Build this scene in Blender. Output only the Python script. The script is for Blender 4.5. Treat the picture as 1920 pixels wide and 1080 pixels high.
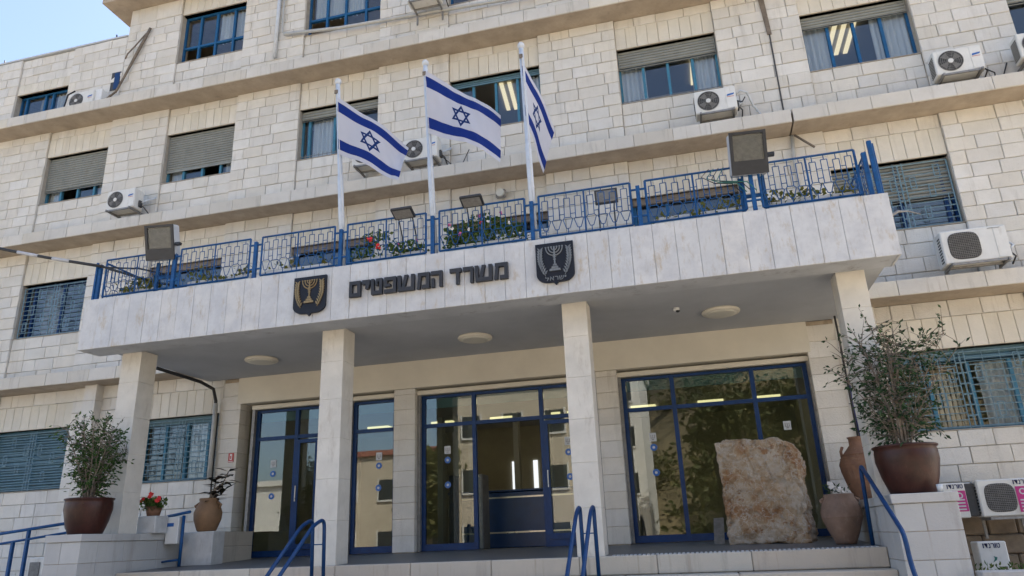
import bpy, bmesh, math, random
from mathutils import Vector, Matrix, noise
random.seed(11)
R = math.radians
sc = bpy.context.scene
for o in list(bpy.data.objects):
    bpy.data.objects.remove(o)
COL = sc.collection

# ------------------------------------------------------------------ camera
# world: X runs along the facade, Y into the building, Z up; the lens is at z = 0 and the street 1.6 m below
cd = bpy.data.cameras.new('camera')
cam = bpy.data.objects.new('camera', cd)
COL.objects.link(cam)
sc.camera = cam
cd.sensor_width = 36.0
cd.lens = 1362.76 / 1920 * 36.0
cd.clip_start, cd.clip_end = 0.1, 2000
cam.matrix_world = (Matrix.Rotation(R(13.643), 4, 'Z') @ Matrix.Rotation(R(18.973), 4, 'X')
                    @ Matrix.Rotation(R(2.3606), 4, 'Y') @ Matrix.Rotation(R(90), 4, 'X'))
CAMINV = cam.matrix_world.inverted()

# ------------------------------------------------------------------ sky, sun, exposure
SUN_EL, SUN_AZ = 46.0, 44.0          # the sun stands behind the building, to the right: the facade is in shade
world = bpy.data.worlds.new('World')
sc.world = world
world.use_nodes = True
wn = world.node_tree.nodes
sky = wn.new('ShaderNodeTexSky')
sky.sky_type = 'NISHITA'
sky.sun_disc = False
sky.sun_elevation = R(SUN_EL)
sky.sun_rotation = R(SUN_AZ)
sky.altitude = 800
sky.air_density = 1.0
sky.dust_density = 6.5
sky.ozone_density = 1.0
world.node_tree.links.new(sky.outputs[0], wn['Background'].inputs[0])
wn['Background'].inputs[1].default_value = 0.13
sd = bpy.data.lights.new('sun', 'SUN')
sd.energy = 4.5
sd.angle = R(0.53)
sd.color = (1.0, 0.92, 0.81)
sun = bpy.data.objects.new('sun', sd)
COL.objects.link(sun)
sdir = Vector((math.sin(R(SUN_AZ)) * math.cos(R(SUN_EL)), math.cos(R(SUN_AZ)) * math.cos(R(SUN_EL)), math.sin(R(SUN_EL))))
sun.rotation_euler = sdir.to_track_quat('Z', 'Y').to_euler()
sun.location = sdir * 60
vs = sc.view_settings
vs.view_transform = 'Standard'
vs.look = 'None'
vs.gamma = 1.0
vs.use_curve_mapping = False
vs.exposure = 1.80
sc.cycles.max_bounces = 8
sc.cycles.diffuse_bounces = 4
sc.cycles.glossy_bounces = 4
sc.cycles.transparent_max_bounces = 16


# ------------------------------------------------------------------ materials
MATS = {}


def nodes_of(name):
    m = bpy.data.materials.new(name)
    m.use_nodes = True
    nt = m.node_tree
    return m, nt, nt.nodes, nt.links, nt.nodes['Principled BSDF']


def math_node(nt, op, a, b=None, clamp=False):
    n = nt.nodes.new('ShaderNodeMath')
    n.operation = op
    n.use_clamp = clamp
    for i, v in enumerate((a, b)):
        if v is None:
            continue
        if isinstance(v, (int, float)):
            n.inputs[i].default_value = v
        else:
            nt.links.new(v, n.inputs[i])
    return n.outputs[0]


def ramp_node(nt, fac, stops):
    n = nt.nodes.new('ShaderNodeValToRGB')
    cr = n.color_ramp
    while len(cr.elements) < len(stops):
        cr.elements.new(0.5)
    for e, (p, c) in zip(cr.elements, stops):
        e.position = p
        e.color = (*c, 1.0) if len(c) == 3 else c
    nt.links.new(fac, n.inputs[0])
    return n.outputs[0]


def mix_col(nt, fac, a, b, mode='MIX'):
    n = nt.nodes.new('ShaderNodeMix')
    n.data_type = 'RGBA'
    n.blend_type = mode
    for sock, v in ((n.inputs[0], fac), (n.inputs[6], a), (n.inputs[7], b)):
        if isinstance(v, (int, float)):
            sock.default_value = v
        elif isinstance(v, tuple):
            sock.default_value = (*v, 1.0)
        else:
            nt.links.new(v, sock)
    return n.outputs[2]


def noise_tex(nt, scale, detail=4, rough=0.6, vec=None, stretch=None):
    n = nt.nodes.new('ShaderNodeTexNoise')
    n.inputs['Scale'].default_value = scale
    n.inputs['Detail'].default_value = detail
    n.inputs['Roughness'].default_value = rough
    if vec is None:
        vec = nt.nodes.new('ShaderNodeNewGeometry').outputs['Position']
    if stretch:
        mp = nt.nodes.new('ShaderNodeMapping')
        mp.inputs['Scale'].default_value = stretch
        nt.links.new(vec, mp.inputs['Vector'])
        vec = mp.outputs[0]
    nt.links.new(vec, n.inputs['Vector'])
    return n.outputs['Fac']


def bump(nt, p, height, strength, dist):
    b = nt.nodes.new('ShaderNodeBump')
    b.inputs['Strength'].default_value = strength
    b.inputs['Distance'].default_value = dist
    nt.links.new(height, b.inputs['Height'])
    nt.links.new(b.outputs[0], p.inputs['Normal'])


def plain(name, c, rough=0.6, metal=0.0, var=0.15, scale=6.0, bmp=0.0, bscale=60.0, spec=0.5, dirt=None):
    """painted / plain surface with uneven tone, optional dirt colour and fine relief"""
    if name in MATS:
        return MATS[name]
    m, nt, N, L, p = nodes_of(name)
    f = noise_tex(nt, scale, 5, 0.65)
    lo = tuple(v * (1 - var) for v in c)
    hi = tuple(min(1, v * (1 + var)) for v in c)
    col = ramp_node(nt, f, [(0.3, lo), (0.7, hi)])
    if dirt:
        g = noise_tex(nt, scale * 2.3, 6, 0.75, stretch=(1, 1, 0.25))
        col = mix_col(nt, ramp_node(nt, g, [(0.55, (0, 0, 0)), (0.78, (0.7, 0.7, 0.7))]), col, dirt)
    L.new(col, p.inputs['Base Color'])
    rr = math_node(nt, 'MULTIPLY_ADD', f, 0.2)
    rr.node.inputs[2].default_value = rough - 0.1
    L.new(rr, p.inputs['Roughness'])
    p.inputs['Metallic'].default_value = metal
    p.inputs['Specular IOR Level'].default_value = spec
    if bmp:
        bump(nt, p, noise_tex(nt, bscale, 4, 0.6), bmp, 0.004)
    MATS[name] = m
    return m


def limestone(name, cols, stain=0.5, rel=0.5, seed=0.0):
    """pale Jerusalem limestone: each stone its own tone, fine tooling, weather streaks"""
    m, nt, N, L, p = nodes_of(name)
    g = N.new('ShaderNodeNewGeometry')
    oi = N.new('ShaderNodeObjectInfo')
    rnd = math_node(nt, 'FRACT', math_node(nt, 'ADD', math_node(nt, 'ADD', g.outputs['Random Per Island'], oi.outputs['Random']), seed))
    n = len(cols)
    base = ramp_node(nt, rnd, [(i / (n - 1), c) for i, c in enumerate(cols)])
    rnd2 = math_node(nt, 'FRACT', math_node(nt, 'MULTIPLY', rnd, 17.31))
    val = math_node(nt, 'MULTIPLY_ADD', rnd2, 0.12)
    val.node.inputs[2].default_value = 0.94
    hsv = N.new('ShaderNodeHueSaturation')
    L.new(val, hsv.inputs['Value'])
    L.new(base, hsv.inputs['Color'])
    f1 = noise_tex(nt, 3.2, 6, 0.65)
    c1 = mix_col(nt, ramp_node(nt, f1, [(0.35, (0, 0, 0)), (0.75, (0.5, 0.5, 0.5))]), hsv.outputs[0], tuple(v * 0.82 for v in cols[0]))
    f2 = noise_tex(nt, 38, 5, 0.7)
    c2 = mix_col(nt, ramp_node(nt, f2, [(0.62, (0, 0, 0)), (0.74, (0.40, 0.40, 0.40))]), c1, (0.40, 0.32, 0.23))
    f3 = noise_tex(nt, 2.6, 6, 0.7, stretch=(1.6, 1.6, 0.22))
    c3 = mix_col(nt, ramp_node(nt, f3, [(0.55, (0, 0, 0)), (0.80, (stain, stain, stain))]), c2, (0.25, 0.225, 0.19))
    f4 = noise_tex(nt, 5.0, 5, 0.7, stretch=(2.2, 2.2, 0.10))
    c3 = mix_col(nt, ramp_node(nt, f4, [(0.60, (0, 0, 0)), (0.72, (stain * 0.8, stain * 0.8, stain * 0.8))]), c3, (0.30, 0.245, 0.18))
    L.new(c3, p.inputs['Base Color'])
    p.inputs['Roughness'].default_value = 0.82
    p.inputs['Specular IOR Level'].default_value = 0.25
    bump(nt, p, noise_tex(nt, 30, 7, 0.75), rel, 0.014)
    MATS[name] = m
    return m


CREAM = [(0.605, 0.57, 0.50), (0.655, 0.63, 0.575), (0.63, 0.61, 0.57), (0.655, 0.61, 0.53), (0.61, 0.58, 0.525), (0.66, 0.635, 0.585)]
limestone('facade_stone', CREAM, 0.42, 1.0)
limestone('ledge_stone', [(0.54, 0.50, 0.43), (0.57, 0.54, 0.485), (0.55, 0.525, 0.48)], 0.75, 0.5, 0.45)
limestone('lintel_stone', [(0.60, 0.55, 0.45), (0.62, 0.58, 0.50), (0.61, 0.57, 0.48)], 0.25, 0.5, 0.3)
limestone('step_stone', [(0.47, 0.425, 0.35), (0.45, 0.39, 0.325), (0.49, 0.455, 0.39)], 0.8, 0.35, 0.6)
limestone('cheek_stone', [(0.45, 0.44, 0.42), (0.42, 0.41, 0.395), (0.46, 0.455, 0.435)], 0.7, 0.45, 0.6)
plain('mortar', (0.36, 0.295, 0.215), 0.95, var=0.25, scale=9, bmp=0.4, spec=0.1)
plain('reveal_shade', (0.36, 0.325, 0.275), 0.9, var=0.15, scale=5, bmp=0.3, spec=0.1, dirt=(0.18, 0.15, 0.12))  # lining of the openings, its shade put into a darker base colour
plain('cornice_concrete', (0.36, 0.30, 0.23), 0.9, var=0.18, scale=2.4, bmp=0.4, spec=0.15, dirt=(0.21, 0.175, 0.14))
plain('soffit_paint', (0.39, 0.40, 0.41), 0.85, var=0.08, scale=1.2, bmp=0.15, spec=0.15)
plain('lip_paint', (0.42, 0.43, 0.44), 0.85, var=0.12, scale=1.6, bmp=0.2, spec=0.15, dirt=(0.16, 0.14, 0.12))
plain('beige_plaster', (0.60, 0.56, 0.47), 0.85, var=0.06, scale=1.5, bmp=0.1, spec=0.2)
plain('column_stone', (0.59, 0.555, 0.49), 0.75, var=0.09, scale=3, bmp=0.25, spec=0.25, dirt=(0.33, 0.27, 0.21))
plain('handrail_blue', (0.004, 0.036, 0.118), 0.45, var=0.2, scale=14, spec=0.3)
plain('rail_blue', (0.005, 0.062, 0.190), 0.45, var=0.3, scale=14, bmp=0.3, spec=0.3, dirt=(0.045, 0.085, 0.14))
plain('frame_blue', (0.004, 0.033, 0.120), 0.45, var=0.2, scale=10, bmp=0.1, spec=0.3)
plain('window_blue', (0.010, 0.085, 0.205), 0.5, var=0.2, scale=10, spec=0.3)
plain('window_teal', (0.045, 0.165, 0.250), 0.5, var=0.2, scale=10, dirt=(0.10, 0.16, 0.20), spec=0.3)
plain('grille_teal', (0.15, 0.245, 0.295), 0.55, var=0.25, scale=16, dirt=(0.09, 0.10, 0.10))
plain('shutter_grey', (0.235, 0.245, 0.225), 0.6, var=0.12, scale=4, dirt=(0.17, 0.15, 0.11))
plain('shutter_teal', (0.085, 0.165, 0.205), 0.6, var=0.15, scale=4)
plain('pole_white', (0.50, 0.53, 0.56), 0.5, var=0.1, scale=8, dirt=(0.30, 0.29, 0.27))
plain('ac_white', (0.62, 0.61, 0.57), 0.5, var=0.06, scale=5, dirt=(0.42, 0.38, 0.31))
plain('ac_dark', (0.045, 0.045, 0.045), 0.7, var=0.3, scale=20)
plain('ac_grille', (0.17, 0.165, 0.155), 0.6, var=0.3, scale=15)
plain('metal_grey', (0.24, 0.235, 0.225), 0.55, metal=0.4, var=0.25, scale=12, dirt=(0.16, 0.10, 0.06))
plain('black_paint', (0.02, 0.021, 0.024), 0.45, var=0.3, scale=10)
plain('light_grey', (0.42, 0.44, 0.46), 0.5, var=0.08, scale=6)
plain('letter_grey', (0.030, 0.032, 0.038), 0.55, var=0.2, scale=12, bmp=0.2, spec=0.3)
plain('plate_black', (0.009, 0.011, 0.018), 0.5, var=0.25, scale=9, spec=0.25)
plain('brass', (0.25, 0.175, 0.085), 0.45, metal=0.6, var=0.25, scale=30)
plain('pewter', (0.155, 0.165, 0.17), 0.5, metal=0.3, var=0.25, scale=30)
plain('glazed_pot', (0.036, 0.011, 0.007), 0.40, var=0.45, scale=5, bmp=0.2, bscale=20, spec=0.3, dirt=(0.075, 0.04, 0.028))
plain('terracotta', (0.175, 0.088, 0.050), 0.75, var=0.22, scale=7, bmp=0.5, dirt=(0.33, 0.22, 0.15))
plain('brown_clay', (0.165, 0.105, 0.075), 0.7, var=0.25, scale=6, bmp=0.4, dirt=(0.30, 0.23, 0.18))
plain('ochre_clay', (0.20, 0.115, 0.058), 0.7, var=0.2, scale=6, bmp=0.4, dirt=(0.14, 0.08, 0.05))
plain('soil', (0.05, 0.035, 0.025), 0.95, var=0.4, scale=30, bmp=1.0)
plain('bark', (0.17, 0.14, 0.11), 0.9, var=0.3, scale=25, bmp=0.8)
plain('planter_white', (0.55, 0.55, 0.53), 0.6, var=0.1, scale=5, dirt=(0.32, 0.28, 0.22))
plain('porch_tile', (0.115, 0.118, 0.122), 0.45, var=0.25, scale=7, bmp=0.2)
plain('paving', (0.44, 0.39, 0.31), 0.85, var=0.14, scale=1.5, bmp=0.4)
plain('asphalt', (0.055, 0.054, 0.052), 0.9, var=0.25, scale=8, bmp=0.6)
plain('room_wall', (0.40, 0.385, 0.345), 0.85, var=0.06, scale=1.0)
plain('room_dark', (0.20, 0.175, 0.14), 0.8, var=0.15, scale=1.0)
plain('lobby_wall', (0.37, 0.345, 0.265), 0.7, var=0.12, scale=1.4)
plain('lobby_floor', (0.32, 0.30, 0.26), 0.3, var=0.2, scale=3)
plain('desk_blue', (0.007, 0.045, 0.15), 0.4, var=0.15, scale=5)
plain('steel', (0.45, 0.44, 0.42), 0.3, metal=0.9, var=0.1, scale=10)
plain('plastic_white', (0.66, 0.66, 0.64), 0.5, var=0.05, scale=5)
plain('sign_red', (0.42, 0.035, 0.025), 0.5, var=0.1)
plain('sticker_blue', (0.012, 0.10, 0.36), 0.4, var=0.1)
plain('sticker_pale', (0.45, 0.47, 0.48), 0.5, var=0.1)
plain('sticker_pink', (0.42, 0.018, 0.17), 0.5, var=0.08)
plain('ink_blue', (0.012, 0.02, 0.09), 0.5, var=0.1)
plain('cable_black', (0.012, 0.012, 0.013), 0.6, var=0.3)
plain('cable_white', (0.40, 0.40, 0.41), 0.6, var=0.2)
plain('wire_green', (0.02, 0.14, 0.12), 0.5)
plain('pipe_grey', (0.40, 0.40, 0.38), 0.6, var=0.12, scale=6, dirt=(0.22, 0.19, 0.15))
plain('pipe_rust', (0.155, 0.125, 0.095), 0.8, var=0.35, scale=12)
plain('petal_red', (0.55, 0.018, 0.02), 0.6, var=0.25, scale=40)
plain('petal_pink', (0.48, 0.09, 0.22), 0.6, var=0.25, scale=40)
plain('petal_white', (0.62, 0.60, 0.58), 0.6, var=0.15, scale=40)
plain('lamp_shade', (0.55, 0.53, 0.45), 0.45, var=0.05)
plain('marble_white', (0.50, 0.50, 0.49), 0.5, var=0.12, scale=6, bmp=0.2, dirt=(0.33, 0.31, 0.28))
plain('old_wall', (0.20, 0.15, 0.10), 0.9, var=0.3, scale=4, bmp=0.6)
plain('far_cream', (0.50, 0.43, 0.33), 0.85, var=0.08, scale=0.8)
plain('far_white', (0.60, 0.585, 0.55), 0.8, var=0.07, scale=0.6)
plain('far_red', (0.30, 0.12, 0.085), 0.8, var=0.12, scale=1)
plain('far_pane', (0.03, 0.035, 0.04), 0.15, var=0.2)
plain('hill_earth', (0.15, 0.115, 0.06), 0.95, var=0.35, scale=0.6, bmp=0.5)


def fascia_mat():
    m, nt, N, L, p = nodes_of('fascia_marble')
    g = N.new('ShaderNodeNewGeometry')
    oi = N.new('ShaderNodeObjectInfo')
    rnd = math_node(nt, 'FRACT', math_node(nt, 'ADD', g.outputs['Random Per Island'], oi.outputs['Random']))
    base = ramp_node(nt, rnd, [(0, (0.50, 0.50, 0.495)), (0.35, (0.55, 0.545, 0.535)), (0.7, (0.525, 0.53, 0.53)), (1, (0.56, 0.545, 0.52))])
    f1 = noise_tex(nt, 3.0, 6, 0.7)
    c1 = mix_col(nt, ramp_node(nt, f1, [(0.42, (0, 0, 0)), (0.62, (0.7, 0.7, 0.7))]), base, (0.42, 0.42, 0.43))
    f2 = noise_tex(nt, 3.6, 6, 0.72, stretch=(1.5, 1, 0.55))
    c2 = mix_col(nt, ramp_node(nt, f2, [(0.56, (0, 0, 0)), (0.68, (0.85, 0.85, 0.85))]), c1, (0.40, 0.325, 0.23))
    f3 = noise_tex(nt, 8, 6, 0.75, stretch=(1.6, 1, 0.35))
    c3 = mix_col(nt, ramp_node(nt, f3, [(0.54, (0, 0, 0)), (0.70, (0.6, 0.6, 0.6))]), c2, (0.36, 0.315, 0.26))
    L.new(c3, p.inputs['Base Color'])
    p.inputs['Roughness'].default_value = 0.55
    p.inputs['Specular IOR Level'].default_value = 0.3
    bump(nt, p, noise_tex(nt, 30, 5, 0.7), 0.2, 0.003)
    MATS['fascia_marble'] = m


fascia_mat()


def glass_mat(name, tint, boost, rough=0.0, wav=0.0):
    """thin window glass: see-through, mirror-like towards grazing view (Schlick)"""
    m, nt, N, L, p = nodes_of(name)
    N.remove(p)
    g = N.new('ShaderNodeNewGeometry')
    dt = N.new('ShaderNodeVectorMath')
    dt.operation = 'DOT_PRODUCT'
    L.new(g.outputs['Normal'], dt.inputs[0])
    L.new(g.outputs['Incoming'], dt.inputs[1])
    c = math_node(nt, 'ABSOLUTE', dt.outputs['Value'])
    s = math_node(nt, 'POWER', math_node(nt, 'SUBTRACT', 1.0, c, True), 5.0)
    fac = math_node(nt, 'MULTIPLY_ADD', s, 0.9)
    fac.node.inputs[2].default_value = boost
    fac.node.use_clamp = True
    tr = N.new('ShaderNodeBsdfTransparent')
    tr.inputs[0].default_value = (*tint, 1)
    gl = N.new('ShaderNodeBsdfGlossy')
    gl.inputs['Roughness'].default_value = rough
    gl.inputs['Color'].default_value = (0.95, 0.97, 1, 1)
    if wav:
        b = N.new('ShaderNodeBump')
        b.inputs['Strength'].default_value = wav
        b.inputs['Distance'].default_value = 0.02
        L.new(noise_tex(nt, 1.3, 2, 0.5), b.inputs['Height'])
        L.new(b.outputs[0], gl.inputs['Normal'])
    mx = N.new('ShaderNodeMixShader')
    L.new(fac, mx.inputs[0])
    L.new(tr.outputs[0], mx.inputs[1])
    L.new(gl.outputs[0], mx.inputs[2])
    L.new(mx.outputs[0], nt.nodes['Material Output'].inputs[0])
    MATS[name] = m


glass_mat('window_glass', (0.88, 0.91, 0.92), 0.06, 0.0, 0.012)
glass_mat('door_glass', (0.74, 0.80, 0.76), 0.068, 0.0, 0.010)
glass_mat('lamp_glass', (0.80, 0.80, 0.78), 0.05, 0.35)


def emit(name, c, s):
    m, nt, N, L, p = nodes_of(name)
    p.inputs['Base Color'].default_value = (0.7, 0.7, 0.65, 1)
    p.inputs['Emission Color'].default_value = (*c, 1)
    p.inputs['Emission Strength'].default_value = s
    MATS[name] = m


emit('tube_light', (1.0, 0.82, 0.50), 0.32)
emit('lobby_light', (1.0, 0.82, 0.45), 0.45)
emit('slit_daylight', (0.9, 0.95, 1.0), 0.3)


def leaf_mat(name, c1, c2, c3):
    m, nt, N, L, p = nodes_of(name)
    g = N.new('ShaderNodeNewGeometry')
    col = ramp_node(nt, g.outputs['Random Per Island'], [(0, c1), (0.6, c2), (1, c3)])
    L.new(col, p.inputs['Base Color'])
    p.inputs['Roughness'].default_value = 0.55
    p.inputs['Specular IOR Level'].default_value = 0.2
    tl = N.new('ShaderNodeBsdfTranslucent')
    L.new(col, tl.inputs['Color'])
    mx = N.new('ShaderNodeMixShader')
    mx.inputs[0].default_value = 0.25
    L.new(p.outputs[0], mx.inputs[1])
    L.new(tl.outputs[0], mx.inputs[2])
    L.new(mx.outputs[0], nt.nodes['Material Output'].inputs[0])
    MATS[name] = m


leaf_mat('ficus_leaf', (0.020, 0.052, 0.012), (0.038, 0.088, 0.020), (0.075, 0.125, 0.030))
leaf_mat('dark_leaf', (0.012, 0.034, 0.014), (0.026, 0.062, 0.024), (0.060, 0.105, 0.042))
leaf_mat('rubber_leaf', (0.012, 0.014, 0.010), (0.020, 0.024, 0.013), (0.06, 0.028, 0.016))
leaf_mat('flower_leaf', (0.035, 0.080, 0.018), (0.070, 0.125, 0.028), (0.130, 0.160, 0.045))
leaf_mat('dry_leaf', (0.11, 0.12, 0.03), (0.16, 0.15, 0.035), (0.09, 0.12, 0.03))
leaf_mat('pine_leaf', (0.040, 0.052, 0.016), (0.075, 0.080, 0.028), (0.13, 0.115, 0.045))


def curtain_mat():
    m, nt, N, L, p = nodes_of('curtain_cloth')
    p.inputs['Base Color'].default_value = (0.72, 0.72, 0.71, 1)
    p.inputs['Roughness'].default_value = 0.9
    tl = N.new('ShaderNodeBsdfTranslucent')
    tl.inputs['Color'].default_value = (0.6, 0.62, 0.62, 1)
    mx = N.new('ShaderNodeMixShader')
    mx.inputs[0].default_value = 0.35
    L.new(p.outputs[0], mx.inputs[1])
    L.new(tl.outputs[0], mx.inputs[2])
    L.new(mx.outputs[0], nt.nodes['Material Output'].inputs[0])
    MATS['curtain_cloth'] = m


curtain_mat()


def flag_mat():
    """white cloth, two blue stripes and a blue six-pointed star, drawn in the cloth's own UV"""
    m, nt, N, L, p = nodes_of('flag_cloth')
    uv = N.new('ShaderNodeUVMap')
    sp = N.new('ShaderNodeSeparateXYZ')
    L.new(uv.outputs[0], sp.inputs[0])
    u, v = sp.outputs[0], sp.outputs[1]
    dv = math_node(nt, 'ABSOLUTE', math_node(nt, 'SUBTRACT', v, 0.5))
    stripe = math_node(nt, 'LESS_THAN', math_node(nt, 'ABSOLUTE', math_node(nt, 'SUBTRACT', dv, 0.330)), 0.088)
    x = math_node(nt, 'MULTIPLY', math_node(nt, 'SUBTRACT', u, 0.5), 1.375)
    y = math_node(nt, 'SUBTRACT', v, 0.5)
    ny = math_node(nt, 'MULTIPLY', y, -1.0)
    lines = []
    for yy in (y, ny):
        a = math_node(nt, 'ADD', math_node(nt, 'MULTIPLY', yy, 0.5), math_node(nt, 'MULTIPLY', x, 0.866))
        b = math_node(nt, 'SUBTRACT', math_node(nt, 'MULTIPLY', yy, 0.5), math_node(nt, 'MULTIPLY', x, 0.866))
        c = math_node(nt, 'MULTIPLY', yy, -1.0)
        d = math_node(nt, 'MAXIMUM', math_node(nt, 'MAXIMUM', a, b), c)
        lines.append(math_node(nt, 'LESS_THAN', math_node(nt, 'ABSOLUTE', math_node(nt, 'SUBTRACT', d, 0.092)), 0.0185))
    star = math_node(nt, 'MAXIMUM', lines[0], lines[1])
    col = mix_col(nt, stripe, (0.53, 0.53, 0.58), (0.008, 0.028, 0.185))
    col = mix_col(nt, star, col, (0.008, 0.030, 0.13))
    L.new(col, p.inputs['Base Color'])
    p.inputs['Roughness'].default_value = 0.75
    p.inputs['Specular IOR Level'].default_value = 0.2
    tl = N.new('ShaderNodeBsdfTranslucent')
    L.new(col, tl.inputs['Color'])
    mx = N.new('ShaderNodeMixShader')
    mx.inputs[0].default_value = 0.3
    L.new(p.outputs[0], mx.inputs[1])
    L.new(tl.outputs[0], mx.inputs[2])
    L.new(mx.outputs[0], nt.nodes['Material Output'].inputs[0])
    MATS['flag_cloth'] = m


flag_mat()


def rock_mat():
    m, nt, N, L, p = nodes_of('raw_rock')
    f = noise_tex(nt, 2.4, 9, 0.72)
    c = ramp_node(nt, f, [(0.38, (0.38, 0.21, 0.105)), (0.46, (0.48, 0.335, 0.205)), (0.53, (0.55, 0.435, 0.31)), (0.62, (0.61, 0.53, 0.43))])
    f2 = noise_tex(nt, 8, 10, 0.78)
    c = mix_col(nt, ramp_node(nt, f2, [(0.52, (0, 0, 0)), (0.60, (0.7, 0.7, 0.7))]), c, (0.62, 0.555, 0.47))
    f3 = noise_tex(nt, 5, 9, 0.75)
    c = mix_col(nt, ramp_node(nt, f3, [(0.57, (0, 0, 0)), (0.62, (0.9, 0.9, 0.9))]), c, (0.36, 0.19, 0.09))
    vo = N.new('ShaderNodeTexVoronoi')
    vo.feature = 'DISTANCE_TO_EDGE'
    vo.inputs['Scale'].default_value = 5.0
    wv = N.new('ShaderNodeVectorMath')
    wv.operation = 'MULTIPLY_ADD'
    ng = N.new('ShaderNodeTexNoise')
    ng.inputs['Scale'].default_value = 4.0
    ng.inputs['Detail'].default_value = 6.0
    gp = N.new('ShaderNodeNewGeometry')
    L.new(gp.outputs['Position'], ng.inputs['Vector'])
    L.new(ng.outputs['Color'], wv.inputs[0])
    wv.inputs[1].default_value = (0.55, 0.55, 0.55)
    L.new(gp.outputs['Position'], wv.inputs[2])
    L.new(wv.outputs[0], vo.inputs['Vector'])
    crk = ramp_node(nt, vo.outputs['Distance'], [(0.0, (0.75, 0.75, 0.75)), (0.035, (0, 0, 0))])
    c = mix_col(nt, crk, c, (0.66, 0.62, 0.56))
    L.new(c, p.inputs['Base Color'])
    p.inputs['Roughness'].default_value = 0.9
    p.inputs['Specular IOR Level'].default_value = 0.2
    bump(nt, p, math_node(nt, 'ADD', noise_tex(nt, 14, 10, 0.8), math_node(nt, 'MULTIPLY', f2, 1.5)), 1.0, 0.05)
    MATS['raw_rock'] = m


rock_mat()


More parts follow.
